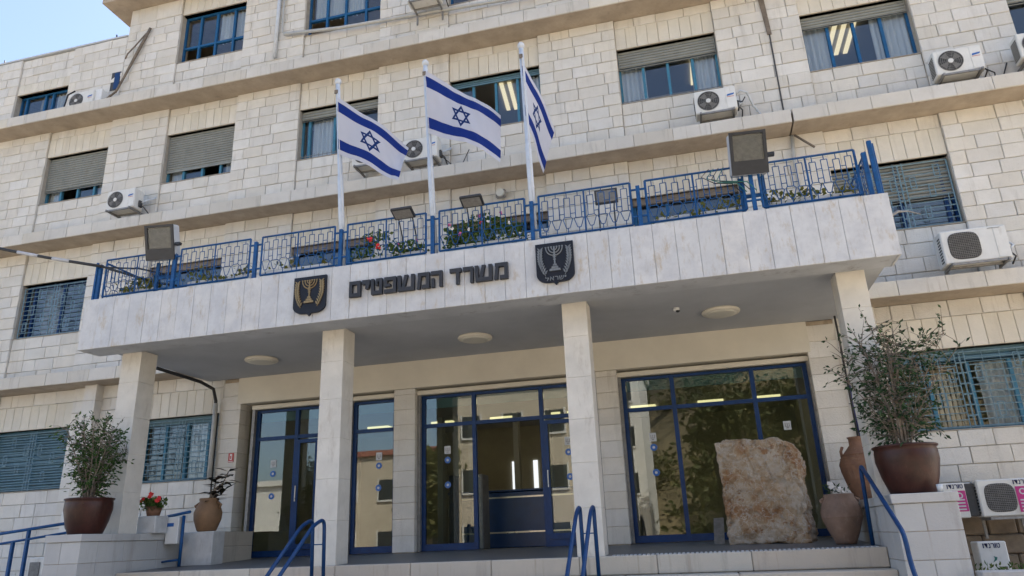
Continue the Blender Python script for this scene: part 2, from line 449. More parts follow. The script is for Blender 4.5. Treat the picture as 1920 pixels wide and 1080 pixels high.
# ------------------------------------------------------------------ mesh helpers
class MB:
    def __init__(self):
        self.v, self.f, self.uv = [], [], None

    def add(self, vs, fs):
        n = len(self.v)
        self.v.extend(vs)
        self.f.extend([tuple(i + n for i in f) for f in fs])
        return self

    def box(self, x0, x1, y0, y1, z0, z1):
        return self.add([(x0, y0, z0), (x1, y0, z0), (x1, y1, z0), (x0, y1, z0), (x0, y0, z1), (x1, y0, z1), (x1, y1, z1), (x0, y1, z1)],
                        [(0, 3, 2, 1), (4, 5, 6, 7), (0, 1, 5, 4), (1, 2, 6, 5), (2, 3, 7, 6), (3, 0, 4, 7)])

    def stone(self, x0, x1, z0, z1, yf, d, c=0.009, j=0.005):
        """block facing -Y with chamfered, slightly uneven front edges"""
        r = lambda: random.uniform(-j, j)
        fr = [(x0 + c + r(), yf + r(), z0 + c + r()), (x1 - c + r(), yf + r(), z0 + c + r()), (x1 - c + r(), yf + r(), z1 - c + r()), (x0 + c + r(), yf + r(), z1 - c + r())]
        md = [(x0, yf + c, z0), (x1, yf + c, z0), (x1, yf + c, z1), (x0, yf + c, z1)]
        bk = [(x0, yf + d, z0), (x1, yf + d, z0), (x1, yf + d, z1), (x0, yf + d, z1)]
        fs = [(0, 1, 2, 3)]
        for i in range(4):
            k = (i + 1) % 4
            fs += [(4 + i, 4 + k, k, i), (8 + i, 8 + k, 4 + k, 4 + i)]
        return self.add(fr + md + bk, fs)

    def cbox(self, x0, x1, y0, y1, z0, z1, c=0.01):
        """closed box with chamfered edges"""
        vs, idx = [], {}
        for sx in (0, 1):
            for sy in (0, 1):
                for sz in (0, 1):
                    X, Y, Z = (x0, x1)[sx], (y0, y1)[sy], (z0, z1)[sz]
                    dx, dy, dz = (c, -c)[sx], (c, -c)[sy], (c, -c)[sz]
                    for a, p in enumerate(((X, Y + dy, Z + dz), (X + dx, Y, Z + dz), (X + dx, Y + dy, Z))):
                        idx[(sx, sy, sz, a)] = len(vs)
                        vs.append(p)
        q = lambda *k: idx[k]
        fs = []
        for s in (0, 1):
            fs.append((q(s, 0, 0, 0), q(s, 1, 0, 0), q(s, 1, 1, 0), q(s, 0, 1, 0)))
            fs.append((q(0, s, 0, 1), q(1, s, 0, 1), q(1, s, 1, 1), q(0, s, 1, 1)))
            fs.append((q(0, 0, s, 2), q(1, 0, s, 2), q(1, 1, s, 2), q(0, 1, s, 2)))
        for a in (0, 1):
            for b in (0, 1):
                fs.append((q(a, b, 0, 0), q(a, b, 1, 0), q(a, b, 1, 1), q(a, b, 0, 1)))
                fs.append((q(a, 0, b, 0), q(a, 1, b, 0), q(a, 1, b, 2), q(a, 0, b, 2)))
                fs.append((q(0, a, b, 1), q(1, a, b, 1), q(1, a, b, 2), q(0, a, b, 2)))
        for a in (0, 1):
            for b in (0, 1):
                for d in (0, 1):
                    fs.append((q(a, b, d, 0), q(a, b, d, 1), q(a, b, d, 2)))
        return self.add(vs, fs)

    def tube(self, pts, r, n=8, cap=True):
        pts = [Vector(p) for p in pts]
        rs = r if isinstance(r, (list, tuple)) else [r] * len(pts)
        base = len(self.v)
        up = None
        for i, p in enumerate(pts):
            d = (pts[min(i + 1, len(pts) - 1)] - pts[max(i - 1, 0)]).normalized()
            if up is None:
                up = Vector((0, 0, 1)) if abs(d.z) < 0.9 else Vector((1, 0, 0))
            a = d.cross(up).normalized()
            b = a.cross(d).normalized()
            up = b
            for k in range(n):
                t = 2 * math.pi * k / n
                q = p + (a * math.cos(t) + b * math.sin(t)) * rs[i]
                self.v.append(tuple(q))
        for i in range(len(pts) - 1):
            for k in range(n):
                k2 = (k + 1) % n
                self.f.append((base + i * n + k, base + i * n + k2, base + (i + 1) * n + k2, base + (i + 1) * n + k))
        if cap:
            self.f.append(tuple(base + k for k in range(n))[::-1])
            self.f.append(tuple(base + (len(pts) - 1) * n + k for k in range(n)))
        return self

    def bar(self, p0, p1, w):
        return self.tube([p0, p1], w * 0.72, 4)

    def lathe(self, prof, cx, cy, n=32, cap=True):
        base = len(self.v)
        for r, z in prof:
            for k in range(n):
                t = 2 * math.pi * k / n
                self.v.append((cx + r * math.cos(t), cy + r * math.sin(t), z))
        for i in range(len(prof) - 1):
            for k in range(n):
                k2 = (k + 1) % n
                self.f.append((base + i * n + k, base + i * n + k2, base + (i + 1) * n + k2, base + (i + 1) * n + k))
        if cap:
            self.f.append(tuple(base + k for k in range(n))[::-1])
            self.f.append(tuple(base + (len(prof) - 1) * n + k for k in range(n)))
        return self

    def prism_y(self, pts, y0, y1):
        """outline in XZ, extruded from y0 (front) to y1"""
        n = len(pts)
        vs = [(x, y0, z) for x, z in pts] + [(x, y1, z) for x, z in pts]
        fs = [tuple(range(n)), tuple(range(2 * n - 1, n - 1, -1))]
        for i in range(n):
            k = (i + 1) % n
            fs.append((i, i + n, k + n, k))
        return self.add(vs, fs)

    def disc_y(self, cx, cz, r, y0, y1, n=24, r0=0.0):
        if r0 <= 0:
            return self.prism_y([(cx + r * math.cos(2 * math.pi * k / n), cz + r * math.sin(2 * math.pi * k / n)) for k in range(n)], y0, y1)
        vs, fs = [], []
        for rr, y in ((r0, y1), (r0, y0), (r, y0), (r, y1)):
            vs += [(cx + rr * math.cos(2 * math.pi * k / n), y, cz + rr * math.sin(2 * math.pi * k / n)) for k in range(n)]
        for s in range(3):
            for k in range(n):
                k2 = (k + 1) % n
                fs.append((s * n + k, s * n + k2, (s + 1) * n + k2, (s + 1) * n + k))
        return self.add(vs, fs)

    def xform(self, M, start=0):
        for i in range(start, len(self.v)):
            self.v[i] = tuple(M @ Vector(self.v[i]))
        return self

    def build(self, name, mat, parent=None, smooth=False, fix=True):
        me = bpy.data.meshes.new(name)
        me.from_pydata([tuple(p) for p in self.v], [], self.f)
        if fix:
            bm = bmesh.new()
            bm.from_mesh(me)
            bmesh.ops.recalc_face_normals(bm, faces=bm.faces)
            bm.to_mesh(me)
            bm.free()
        if smooth:
            me.polygons.foreach_set('use_smooth', [True] * len(me.polygons))
        me.materials.append(MATS[mat])
        o = bpy.data.objects.new(name, me)
        COL.objects.link(o)
        if parent is not None:
            adopt(o, parent)
        return o


def world_of(o):
    p = Vector((0, 0, 0))
    while o is not None:
        p = p + o.location
        o = o.parent
    return p


WORLD = {}


def adopt(o, parent):
    o.parent = parent
    o.matrix_parent_inverse = Matrix.Translation(-WORLD.get(parent.name, Vector((0, 0, 0))))


def thing(name, label, cat, loc=(0, 0, 0), group=None):
    o = bpy.data.objects.new(name, None)
    o.empty_display_size = 0.2
    o.location = loc
    COL.objects.link(o)
    WORLD[o.name] = Vector(loc)
    tag(o, label, cat, group)
    return o


def tag(o, label, cat=None, group=None, kind=None):
    if label:
        o['label'] = label
    if cat:
        o['category'] = cat
    if group:
        o['group'] = group
    if kind:
        o['kind'] = kind
    return o


def struct(o):
    o['kind'] = 'structure'
    return o


def copy_thing(root, loc, label, group=None):
    """copy a thing built at the origin together with its parts and sub-parts"""
    r = root.copy()
    COL.objects.link(r)
    r.location = loc
    r['label'] = label
    if group:
        r['group'] = group
    for ch in [c for c in ALLKIDS(root)]:
        c = ch.copy()
        COL.objects.link(c)
        c.parent = r
        for g in ALLKIDS(ch):
            d = g.copy()
            COL.objects.link(d)
            d.parent = c
    return r


def ALLKIDS(o):
    return [c for c in bpy.data.objects if c.parent == o]


def leafset(mb, pts, size, droop=0.4, ratio=0.45):
    """one small folded leaf at each (position, direction)"""
    for p, d in pts:
        s = size * random.uniform(0.7, 1.25)
        d = (Vector(d) + Vector((random.uniform(-1, 1), random.uniform(-1, 1), random.uniform(-1, 0.8))) * 0.8).normalized()
        d.z -= droop * random.random()
        d.normalize()
        side = d.cross(Vector((random.uniform(-1, 1), random.uniform(-1, 1), random.uniform(-0.4, 1)))).normalized() * s * ratio * 0.5
        nrm = side.cross(d).normalized() * s * 0.12
        p = Vector(p)
        a, b = p, p + d * s
        m = p + d * s * 0.5
        mb.add([tuple(a), tuple(m + side + nrm), tuple(b), tuple(m - side + nrm)], [(0, 1, 2), (0, 2, 3)])


def text_mesh(ch, x0, x1, z0, z1, y0, depth, mat, parent, name='letter', bold=0.0, keep=False):
    """one written character fitted into a box on a face that looks to -Y"""
    cu = bpy.data.curves.new('glyph', 'FONT')
    cu.body = ch
    cu.offset = bold
    cu.extrude = 0.5
    cu.resolution_u = 3
    to = bpy.data.objects.new('glyph', cu)
    COL.objects.link(to)
    bpy.context.view_layer.update()
    me = bpy.data.meshes.new_from_object(to.evaluated_get(bpy.context.evaluated_depsgraph_get()))
    bpy.data.objects.remove(to)
    bpy.data.curves.remove(cu)
    xs = [v.co.x for v in me.vertices]
    ys = [v.co.y for v in me.vertices]
    if not xs:
        return None
    sx = (x1 - x0) / max(1e-6, max(xs) - min(xs))
    sy = (z1 - z0) / max(1e-6, max(ys) - min(ys))
    mx, my = min(xs), min(ys)
    for v in me.vertices:
        x, y, z = v.co
        v.co = (x0 + (x - mx) * sx, y0 + depth * (0.5 - z), z0 + (y - my) * sy)
    me.materials.clear()
    me.materials.append(MATS[mat])
    o = bpy.data.objects.new(name, me)
    COL.objects.link(o)
    if parent is not None:
        adopt(o, parent)
    return o


# ==================================================================== SETTING
GZ = -1.6
struct(MB().add([(-400, -400, GZ), (400, -400, GZ), (400, 400, GZ), (-400, 400, GZ)], [(0, 1, 2, 3)]).build('ground', 'paving'))
struct(MB().add([(-400, -12.5, GZ + 0.004), (400, -12.5, GZ + 0.004), (400, -3.5, GZ + 0.004), (-400, -3.5, GZ + 0.004)], [(0, 1, 2, 3)]).build('road', 'asphalt'))
struct(MB().box(-120, 120, -3.5, -3.32, GZ, GZ + 0.13).build('kerb', 'step_stone'))

# porch floor, slightly falling to the front, and the flight of entrance steps
PX0, PX1 = -9.2, 2.12
FLOOR_F, FLOOR_B = -0.285, -0.175
porch = struct(MB().add([(PX0, 10.47, FLOOR_F), (PX1, 10.47, FLOOR_F), (PX1, 13.62, FLOOR_B - 0.0), (PX0, 13.62, FLOOR_B - 0.0),
                         (PX0, 10.47, -0.6), (PX1, 10.47, -0.6), (PX1, 13.62, -0.6), (PX0, 13.62, -0.6)],
                        [(0, 1, 2, 3), (0, 4, 5, 1), (1, 5, 6, 2), (2, 6, 7, 3), (3, 7, 4, 0)]).build('porch_floor', 'porch_tile'))
gr = MB()
for i in range(58):
    x = -1.3 + i * 0.058
    gr.box(x, x + 0.03, 10.50, 10.66, FLOOR_F + 0.003, FLOOR_F + 0.014)
g = gr.build('tactile_strip', 'light_grey', porch)
steps = struct(MB().box(PX0, PX1, 10.36, 10.47, GZ, -0.60).build('entrance_steps', 'mortar'))
for k in range(5):
    y0 = 10.42 - 0.36 * k
    zt = FLOOR_F + 0.003 - 0.245 * k
    x = PX0 + 0.005
    first = True
    while x < PX1 - 0.1:
        w = random.uniform(0.95, 1.45)
        x2 = min(x + w, PX1)
        if PX1 - x2 < 0.45:
            x2 = PX1
        MB().cbox(x, x2 - 0.006, y0, y0 + 0.42, zt - 0.238, zt, 0.012).build('step_stone', 'step_stone', steps)
        x = x2

# ==================================================================== BUILDING
bld = thing('government_building', 'pale limestone office building with columned entrance canopy and rows of windows', 'building', (-4, 13.3, GZ))
YP, YB, YC = 13.25, 13.30, 13.34          # pier face, window-bay face, face of the backing wall
XL, XR = -24.0, 10.5
BAYS = [(-19.2, -17.25), (-15.48, -13.56), (-11.87, -9.93), (-8.22, -6.20), (-4.48, -2.41), (-0.72, 1.32), (2.98, 4.98), (6.60, 8.60)]
F1B = [(-19.2, -17.25), (-15.50, -13.40), (-11.55, -9.63), (3.22, 5.55), (7.2, 9.2)]
F4B = BAYS[2:]
wall = MB()


def backing(x0, x1, z0, z1, ops):
    """wall strip with rectangular openings (xa, xb, za, zb); all openings of a strip share za, zb"""
    x = x0
    for xa, xb, za, zb in sorted(ops):
        wall.box(x, xa, YC, YC + 0.30, z0, z1)
        wall.box(xa, xb, YC, YC + 0.30, z0, za)
        wall.box(xa, xb, YC, YC + 0.30, zb, z1)
        x = xb
    wall.box(x, x1, YC, YC + 0.30, z0, z1)


EX0, EX1 = -9.55, 2.52                     # entrance zone of the ground floor
backing(XL, EX0, GZ, 3.55, [(a, b, 1.37, 2.72) for a, b in F1B if b < EX0])
backing(EX1, XR, GZ, 3.55, [(a, b, 1.37, 2.72) for a, b in F1B if a > EX1])
backing(XL, XR, 3.55, 7.20, [(a, b, 4.91, 6.27) for a, b in BAYS])
backing(XL, XR, 7.20, 10.65, [(a, b, 8.43, 9.78) for a, b in BAYS])
backing(XL, -13.48, 10.65, 13.10, [(-16.92, -15.18, 11.12, 11.95), (-13.80, -13.54, 11.42, 11.98)][:1])
backing(-13.48, XR, 10.65, 13.90, [(a, b, 11.88, 13.40) for a, b in F4B])
# flanks, back, slabs and roof: they keep the sun out
wall.box(XL, XL + 0.3, YC + 0.30, 30, GZ, 13.1)
wall.box(XR - 0.3, XR, YC + 0.30, 30, GZ, 13.9)
wall.box(XL, XR, 30, 30.3, GZ, 13.1)
wall.box(XL + 0.3, -13.48, YC + 0.30, 30, 12.75, 13.0)
wall.box(-13.78, -13.48, YC + 0.30, 30, 13.0, 13.9)
wallo = wall.build('wall', 'mortar', bld)
for k in (3.55, 7.20, 10.65):
    MB().box(XL + 0.3, XR - 0.3, YC + 0.30, 30, k - 0.12, k + 0.12).build('floor_slab', 'room_wall', bld)
MB().box(-13.48, XR, YC, 30.3, 13.9, 14.2).build('roof', 'cornice_concrete', bld)
MB().box(XL, XR, 17.6, 17.75, 3.67, 13.6).build('corridor_wall', 'room_wall', bld)
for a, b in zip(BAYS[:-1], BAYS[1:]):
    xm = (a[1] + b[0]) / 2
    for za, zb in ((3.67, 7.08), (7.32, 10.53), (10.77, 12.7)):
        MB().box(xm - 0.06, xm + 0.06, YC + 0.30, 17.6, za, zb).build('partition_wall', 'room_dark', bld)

# ---- stones: collected first, then the ones that show largest become parts of their own
STONES = []       # (x0, x1, z0, z1, yf)
LINTELS = []


def lay(x0, x1, z0, z1, yf, off):
    if x1 - x0 < 0.05:
        return
    x = x0
    first = True
    while x < x1 - 1e-4:
        w = random.uniform(0.34, 0.64)
        if first:
            w *= 0.45 + 0.55 * ((off * 0.618 + random.random() * 0.4) % 1.0)
            first = False
        x2 = x + w
        if x1 - x2 < 0.20:
            x2 = x1
        x2 = min(x2, x1)
        STONES.append((x + 0.004, x2 - 0.004, z0 + 0.004, z1 - 0.004, yf))
        x = x2


def storey(zs, x0, x1, bays, sill, head, lint):
    """zs: course lines; window between zs[sill] and zs[head]; soldier lintel up to zs[lint]"""
    for i in range(len(zs) - 1):
        za, zb = zs[i], zs[i + 1]
        x = x0
        for xa, xb in bays:
            lay(x, xa, za, zb, YP, i)
            if sill <= i < lint:
                pass
            else:
                lay(xa, xb, za, zb, YB, i + 3)
            x = xb
        lay(x, x1, za, zb, YP, i)
    for xa, xb in bays:
        n = max(2, round((xb - xa) / 0.222))
        for k in range(n):
            LINTELS.append((xa + (xb - xa) * k / n + 0.003, xa + (xb - xa) * (k + 1) / n - 0.003, zs[head] + 0.002, zs[lint] - 0.004, YB - 0.003))


def crs(*spans):
    zs = []
    for a, b, n in spans:
        zs += [a + (b - a) * k / n for k in range(n)]
    return zs + [spans[-1][1]]


z1 = crs((GZ, 1.37, 11), (1.37, 2.72, 5), (2.72, 3.26, 2), (3.26, 3.55, 1))
storey(z1, XL, EX0, [b for b in F1B if b[1] < EX0], 11, 16, 18)
storey(z1, EX1, XR, [b for b in F1B if b[0] > EX1], 11, 16, 18)
z2 = crs((3.82, 4.91, 4), (4.91, 6.27, 5), (6.27, 6.815, 2), (6.815, 7.09, 1))
storey(z2, XL, XR, BAYS, 4, 9, 11)
z3 = crs((7.36, 8.43, 4), (8.43, 9.78, 5), (9.78, 10.30, 2), (10.30, 10.52, 1))
storey(z3, XL, XR, BAYS, 4, 9, 11)
z4 = crs((10.79, 11.88, 4), (11.88, 13.40, 6), (13.40, 13.90, 2))
storey(z4[:11] + [13.40, 13.90][1:], -13.48, XR, F4B, 4, 10, 11)
zw = crs((10.79, 11.12, 1), (11.12, 11.95, 3), (11.95, 12.25, 1), (12.25, 13.07, 3))
storey(zw, XL, -13.485, [(-16.92, -15.18)], 1, 4, 5)


def seen(x, y, z):
    """rough picture position, None when behind the canopy, a column or out of the frame"""
    c = CAMINV @ Vector((x, y, z))
    if c.z >= -0.1:
        return None
    px, py = c.x / -c.z * 1362.76, c.y / -c.z * 1362.76
    if abs(px) > 955 or abs(py) > 535:
        return None
    t = 10.0 / y
    if -10.2 < x * t < 2.9 and 3.36 < z * t < 4.26:
        return None
    t = 10.6 / y
    for a, b in ((-9.8, -9.35), (2.1, 2.7)):
        if a < x * t < b and z * t < 3.4:
            return None
    t = 10.1 / y
    if (-10 < x * t < -9 and z * t < 1.9) or (1.9 < x * t < 3.2 and z * t < 2.2):
        return None
    return px, py


def show_size(s):
    x, z, y = (s[0] + s[1]) / 2, (s[2] + s[3]) / 2, s[4]
    if seen(x, y, z) is None:
        return 0.0
    d = math.sqrt(x * x + y * y + z * z)
    return (s[1] - s[0]) * (s[3] - s[2]) * y / d ** 3


STONES.sort(key=show_size, reverse=True)
for s in STONES[:300]:
    MB().stone(s[0], s[1], s[2], s[3], s[4] + random.uniform(-0.007, 0.007), 0.06).build('stone', 'facade_stone', wallo)
rest = MB()
for s in STONES[300:]:
    rest.stone(s[0], s[1], s[2], s[3], s[4] + random.uniform(-0.004, 0.004), YC + 0.02 - s[4])
tag(rest.build('stone_courses', 'facade_stone', wallo), None, kind='stuff')
LINTELS.sort(key=show_size, reverse=True)
for s in LINTELS:
    if show_size(s) > 0:
        MB().stone(s[0], s[1], s[2], s[3], s[4], 0.10, 0.006, 0.002).build('lintel_stone', 'lintel_stone', wallo)
lr = MB()
for s in LINTELS:
    if show_size(s) <= 0:
        lr.stone(s[0], s[1], s[2], s[3], s[4], 0.10, 0.006, 0.002)
tag(lr.build('lintel_courses', 'lintel_stone', wallo), None, kind='stuff')

# ---- reveals: lining of one opening, coloured darker than the stone to show shade, added to its window
def reveal(fo, a, b, za, zb):
    rv = MB()
    rv.box(a - 0.002, a + 0.004, YB + 0.012, 13.50, za + 0.012, zb)
    rv.box(b - 0.004, b + 0.002, YB + 0.012, 13.50, za + 0.012, zb)
    rv.box(a - 0.002, b + 0.002, YB + 0.012, 13.50, zb, zb + 0.005)
    rv.box(a - 0.02, b + 0.02, YB - 0.012, 13.50, za - 0.001, za + 0.012)
    rv.build('reveal', 'reveal_shade', fo)


# ---- cornices: concrete ledge with stone facing slabs
YK = 12.72


def cornice(z0, z1, spans):
    for xa, xb in spans:
        co = MB().box(xa, xb, YK + 0.03, YC, z0, z1 - 0.01).build('cornice', 'cornice_concrete', bld)
        small = MB()
        x = xa
        while x < xb - 1e-3:
            w = random.uniform(0.55, 0.75)
            x2 = xb if xb - x - w < 0.35 else x + w
            b = MB().stone(x + 0.003, x2 - 0.003, z0 + 0.004, z1, YK + random.uniform(-0.003, 0.003), 0.032, 0.005, 0.002)
            if seen((x + x2) / 2, YK, (z0 + z1) / 2) is None:
                small.add(b.v, b.f)
            else:
                b.build('facing_slab', 'ledge_stone', co)
            x = x2
        if small.v:
            tag(small.build('facing_slabs', 'lintel_stone', co), None, kind='stuff')


cornice(3.55, 3.82, [(XL, -9.98), (2.86, XR)])
cornice(7.09, 7.36, [(XL, 2.385), (2.415, XR)])
cornice(10.52, 10.79, [(XL, 2.385), (2.415, XR)])
MB().box(-14.02, XR, 12.78, YC, 13.90, 14.22).build('eave', 'cornice_concrete', bld)
MB().box(-14.02, -13.48, YC, 30, 13.90, 14.22).build('eave', 'cornice_concrete', bld)
MB().box(-14.07, XR, 12.73, 12.82, 14.22, 14.42).build('eave_trim', 'cornice_concrete', bld)
cp = MB()
for k in range(10):
    cp.cbox(XL + k * 1.05, XL + k * 1.05 + 1.044, YC - 0.10, YC + 0.34, 13.09, 13.14, 0.006)
cp.build('parapet_coping', 'light_grey', bld)
# expansion joint, dark strip laid up the facade, painting the shade of an open slot, with a metal cover strip on its upper end
MB().box(2.345, 2.372, YP - 0.020, YP + 0.004, 7.37, 10.05).build('expansion_joint', 'ac_dark', bld)
MB().add([(2.25, YP - 0.03, 10.5), (2.36, YP - 0.03, 10.5), (2.40, YP - 0.03, 9.42), (2.32, YP - 0.03, 9.42),
          (2.25, YP, 10.5), (2.36, YP, 10.5), (2.40, YP, 9.42), (2.32, YP, 9.42)],
         [(0, 1, 2, 3), (0, 4, 5, 1), (1, 5, 6, 2), (2, 6, 7, 3), (3, 7, 4, 0)]).build('joint_cover', 'pipe_rust', bld)

# ---- entrance canopy
CX0, CX1 = -10.20, 2.905
cano = MB()
cano.box(CX0 + 0.035, CX1 - 0.035, 10.032, 10.50, 3.372, 4.20)
cano.box(-9.94, 2.83, 10.50, 13.25, 3.405, 3.95)
cano = cano.build('canopy', 'soffit_paint', bld)
MB().box(CX0 + 0.036, CX1 - 0.036, 10.033, 10.505, 3.362, 3.371).build('canopy_lip', 'lip_paint', cano)
n = 41
for k in range(n):
    xa = CX0 + (CX1 - CX0) * k / n
    xb = CX0 + (CX1 - CX0) * (k + 1) / n
    MB().stone(xa + 0.002, xb - 0.002, 3.356, 4.262, 10.0 + random.uniform(-0.003, 0.003), 0.031, 0.004, 0.0015).build('fascia_slab', 'fascia_marble', cano)
for xs, xe in ((CX0, CX0 + 0.03), (CX1 - 0.03, CX1)):
    MB().cbox(xs, xe, 10.034, 10.50, 3.356, 4.262, 0.004).build('fascia_slab', 'fascia_marble', cano)
MB().cbox(CX0 + 0.033, CX1 - 0.033, 10.034, 10.49, 4.205, 4.255, 0.004).build('coping', 'fascia_marble', cano)

# columns
for xa, xb, zb in ((-9.75, -9.35, 0.312), (-5.83, -5.44, FLOOR_F), (-1.79, -1.41, FLOOR_F), (2.16, 2.54, 0.312)):
    c = MB().box(xa + 0.012, xb - 0.012, 10.562, 10.938, zb, 3.40).build('column', 'column_stone', bld)
    z = zb
    tops = [0.36, 0.98, 1.60, 2.22, 2.84, 3.40]
    for t in tops:
        if t - z > 0.2:
            MB().cbox(xa, xb, 10.55, 10.95, z + 0.0005, t - 0.001, 0.004).build('column_block', 'column_stone', c)
            z = t

# ---- entrance wall: beige beam, pilasters of single stones
beam = MB().box(-9.20, 2.075, 13.23, 13.60, 2.86, 3.403).build('entrance_beam', 'beige_plaster', bld)
for xa, xb in ((-9.62, -9.13), (-7.30, -6.72), (-5.70, -5.26), (-1.70, -1.31), (2.03, 2.53)):
    pl = MB().box(xa + 0.01, xb - 0.01, 13.27, 13.62, FLOOR_B - 0.4, 3.40).build('pilaster', 'mortar', bld)
    z = FLOOR_B + 0.0
    while z < 3.3:
        z2 = z + 0.292
        top = 3.40 if (xa < -9.5 or xb > 2.5) else 2.858
        if z >= top - 0.02:
            break
        z2 = min(z2, top)
        MB().cbox(xa, xb, 13.255, 13.63, z + 0.002, z2 - 0.003, 0.006).build('pilaster_stone', 'facade_stone', pl)
        z = z2
MB().box(-9.62, -9.13, 13.3, 13.62, GZ, FLOOR_B).build('wall_foot', 'mortar', bld)
MB().box(2.03, EX1, 13.3, 13.62, GZ, FLOOR_B).build('wall_foot', 'mortar', bld)
pil = MB().box(-12.93, -12.63, 13.06, 13.30, GZ, 3.55).build('pilaster', 'mortar', bld)
z = GZ
while z < 3.5:
    MB().cbox(-12.94, -12.62, 13.05, 13.30, z + 0.003, min(z + 0.40, 3.55) - 0.003, 0.006).build('pilaster_stone', 'facade_stone', pil)
    z += 0.40

# lobby behind the glass
lob = MB()
lob.box(-9.5, 2.4, 13.62, 21.0, -0.45, -0.19)
lobf = lob.build('lobby_floor', 'lobby_floor', bld)
lw = MB()
lw.box(-9.6, 2.5, 20.0, 20.15, -0.2, 3.4)
lw.box(-9.75, -9.6, 13.62, 20.15, -0.2, 3.4)
lw.box(2.5, 2.65, 13.62, 20.15, -0.2, 3.4)
lw.box(-7.1, -6.95, 16.6, 20.0, -0.19, 2.9)
lw.box(-1.9, -1.7, 17.0, 20.0, -0.19, 2.9)
lw.build('lobby_wall', 'lobby_wall', bld)
MB().box(-9.6, 2.5, 13.62, 20.15, 2.95, 3.02).build('lobby_ceiling', 'room_wall', bld)
for x in (-8.2, -6.4, -4.8, -3.3, -1.2, 0.4, 1.7):
    for y in (15.6, 18.2):
        MB().cbox(x - 0.30, x + 0.30, y - 0.20, y + 0.20, 2.90, 2.948, 0.01).build('ceiling_light', 'lobby_light', bld)
for x, za in ((-5.05, 1.15), (-4.45, 0.95)):
    MB().box(x, x + 0.12, 19.96, 19.995, za, 2.0).build('slit_window', 'slit_daylight', bld)
for x in (-6.3, -5.85, -5.5, -4.35, -3.55, -3.15):
    MB().box(x, x + 0.13, 17.4, 17.6, -0.19, 2.95).build('lobby_post', 'room_wall', bld)

# ==================================================================== WINDOWS
GY = 13.485


def window(x0, x1, z0, z1, mat, mulls, trans=(), fw=0.05, glass='window_glass', open_cells=()):
    """blue frame with its panes; mulls / trans are fractions of the opening"""
    f = MB()
    y0, y1 = GY - 0.03, GY + 0.03
    f.box(x0 + 0.004, x0 + fw, y0, y1, z0 + 0.012, z1 - 0.004)
    f.box(x1 - fw, x1 - 0.004, y0, y1, z0 + 0.012, z1 - 0.004)
    f.box(x0 + fw, x1 - fw, y0, y1, z1 - fw, z1 - 0.004)
    f.box(x0 + fw, x1 - fw, y0, y1, z0 + 0.012, z0 + fw + 0.01)
    xs = [x0 + fw] + [x0 + (x1 - x0) * m for m in mulls] + [x1 - fw]
    zs = [z0 + fw + 0.01] + [z0 + (z1 - z0) * t for t in trans] + [z1 - fw]
    for x in xs[1:-1]:
        f.box(x - 0.028, x + 0.028, y0 - 0.012, y1, z0 + fw + 0.01, z1 - fw)
    for i in range(len(xs) - 1):
        for z in zs[1:-1]:
            f.box(xs[i] + (0.028 if i else 0), xs[i + 1] - (0.028 if i < len(xs) - 2 else 0), y0 - 0.006, y1, z - 0.03, z + 0.03)
    fo = f.build('window', mat, bld)
    reveal(fo, x0, x1, z0, z1)
    for i in range(len(xs) - 1):
        for j in range(len(zs) - 1):
            if (i, j) in open_cells:
                continue
            MB().box(xs[i] + 0.012, xs[i + 1] - 0.012, GY - 0.004, GY + 0.004, zs[j] + 0.012, zs[j + 1] - 0.012).build('pane', glass, fo)
    return fo


def shutter(fo, x0, x1, z0, z1, mat, y=13.415, pitch=0.066):
    m = MB()
    k = 0
    z = z1
    while z > z0 + 0.005:
        za = max(z - pitch, z0)
        m.add([(x0, y + 0.012, z), (x1, y + 0.012, z), (x1, y - 0.010, z - pitch * 0.30), (x0, y - 0.010, z - pitch * 0.30),
               (x1, y - 0.010, z - pitch * 0.72), (x0, y - 0.010, z - pitch * 0.72), (x1, y + 0.014, za + 0.006), (x0, y + 0.014, za + 0.006)],
              [(0, 1, 2, 3), (3, 2, 4, 5), (5, 4, 6, 7), (0, 7, 6, 1)])
        z = za
        k += 1
    m.box(x0, x1, y - 0.010, y + 0.014, z0 - 0.035, z0)
    m.box(x0 - 0.012, x0 - 0.001, y - 0.02, y + 0.03, z0 - 0.03, z1)
    m.box(x1 + 0.001, x1 + 0.012, y - 0.02, y + 0.03, z0 - 0.03, z1)
    return m.build('roller_shutter', mat, fo, fix=False)


def curtain(fo, x0, x1, z0, z1, y=13.57):
    m = MB()
    n = max(8, int((x1 - x0) / 0.018))
    ph = random.random() * 6
    for i in range(n + 1):
        t = i / n
        x = x0 + (x1 - x0) * t
        yy = y + 0.028 * math.sin(t * (x1 - x0) * 55 + ph) + 0.012 * math.sin(t * 23 + ph * 2)
        m.v += [(x, yy, z0), (x + 0.01 * math.sin(t * 9), yy, z1)]
    m.f = [(2 * i, 2 * i + 2, 2 * i + 3, 2 * i + 1) for i in range(n)]
    return m.build('curtain', 'curtain_cloth', fo, smooth=True, fix=False)


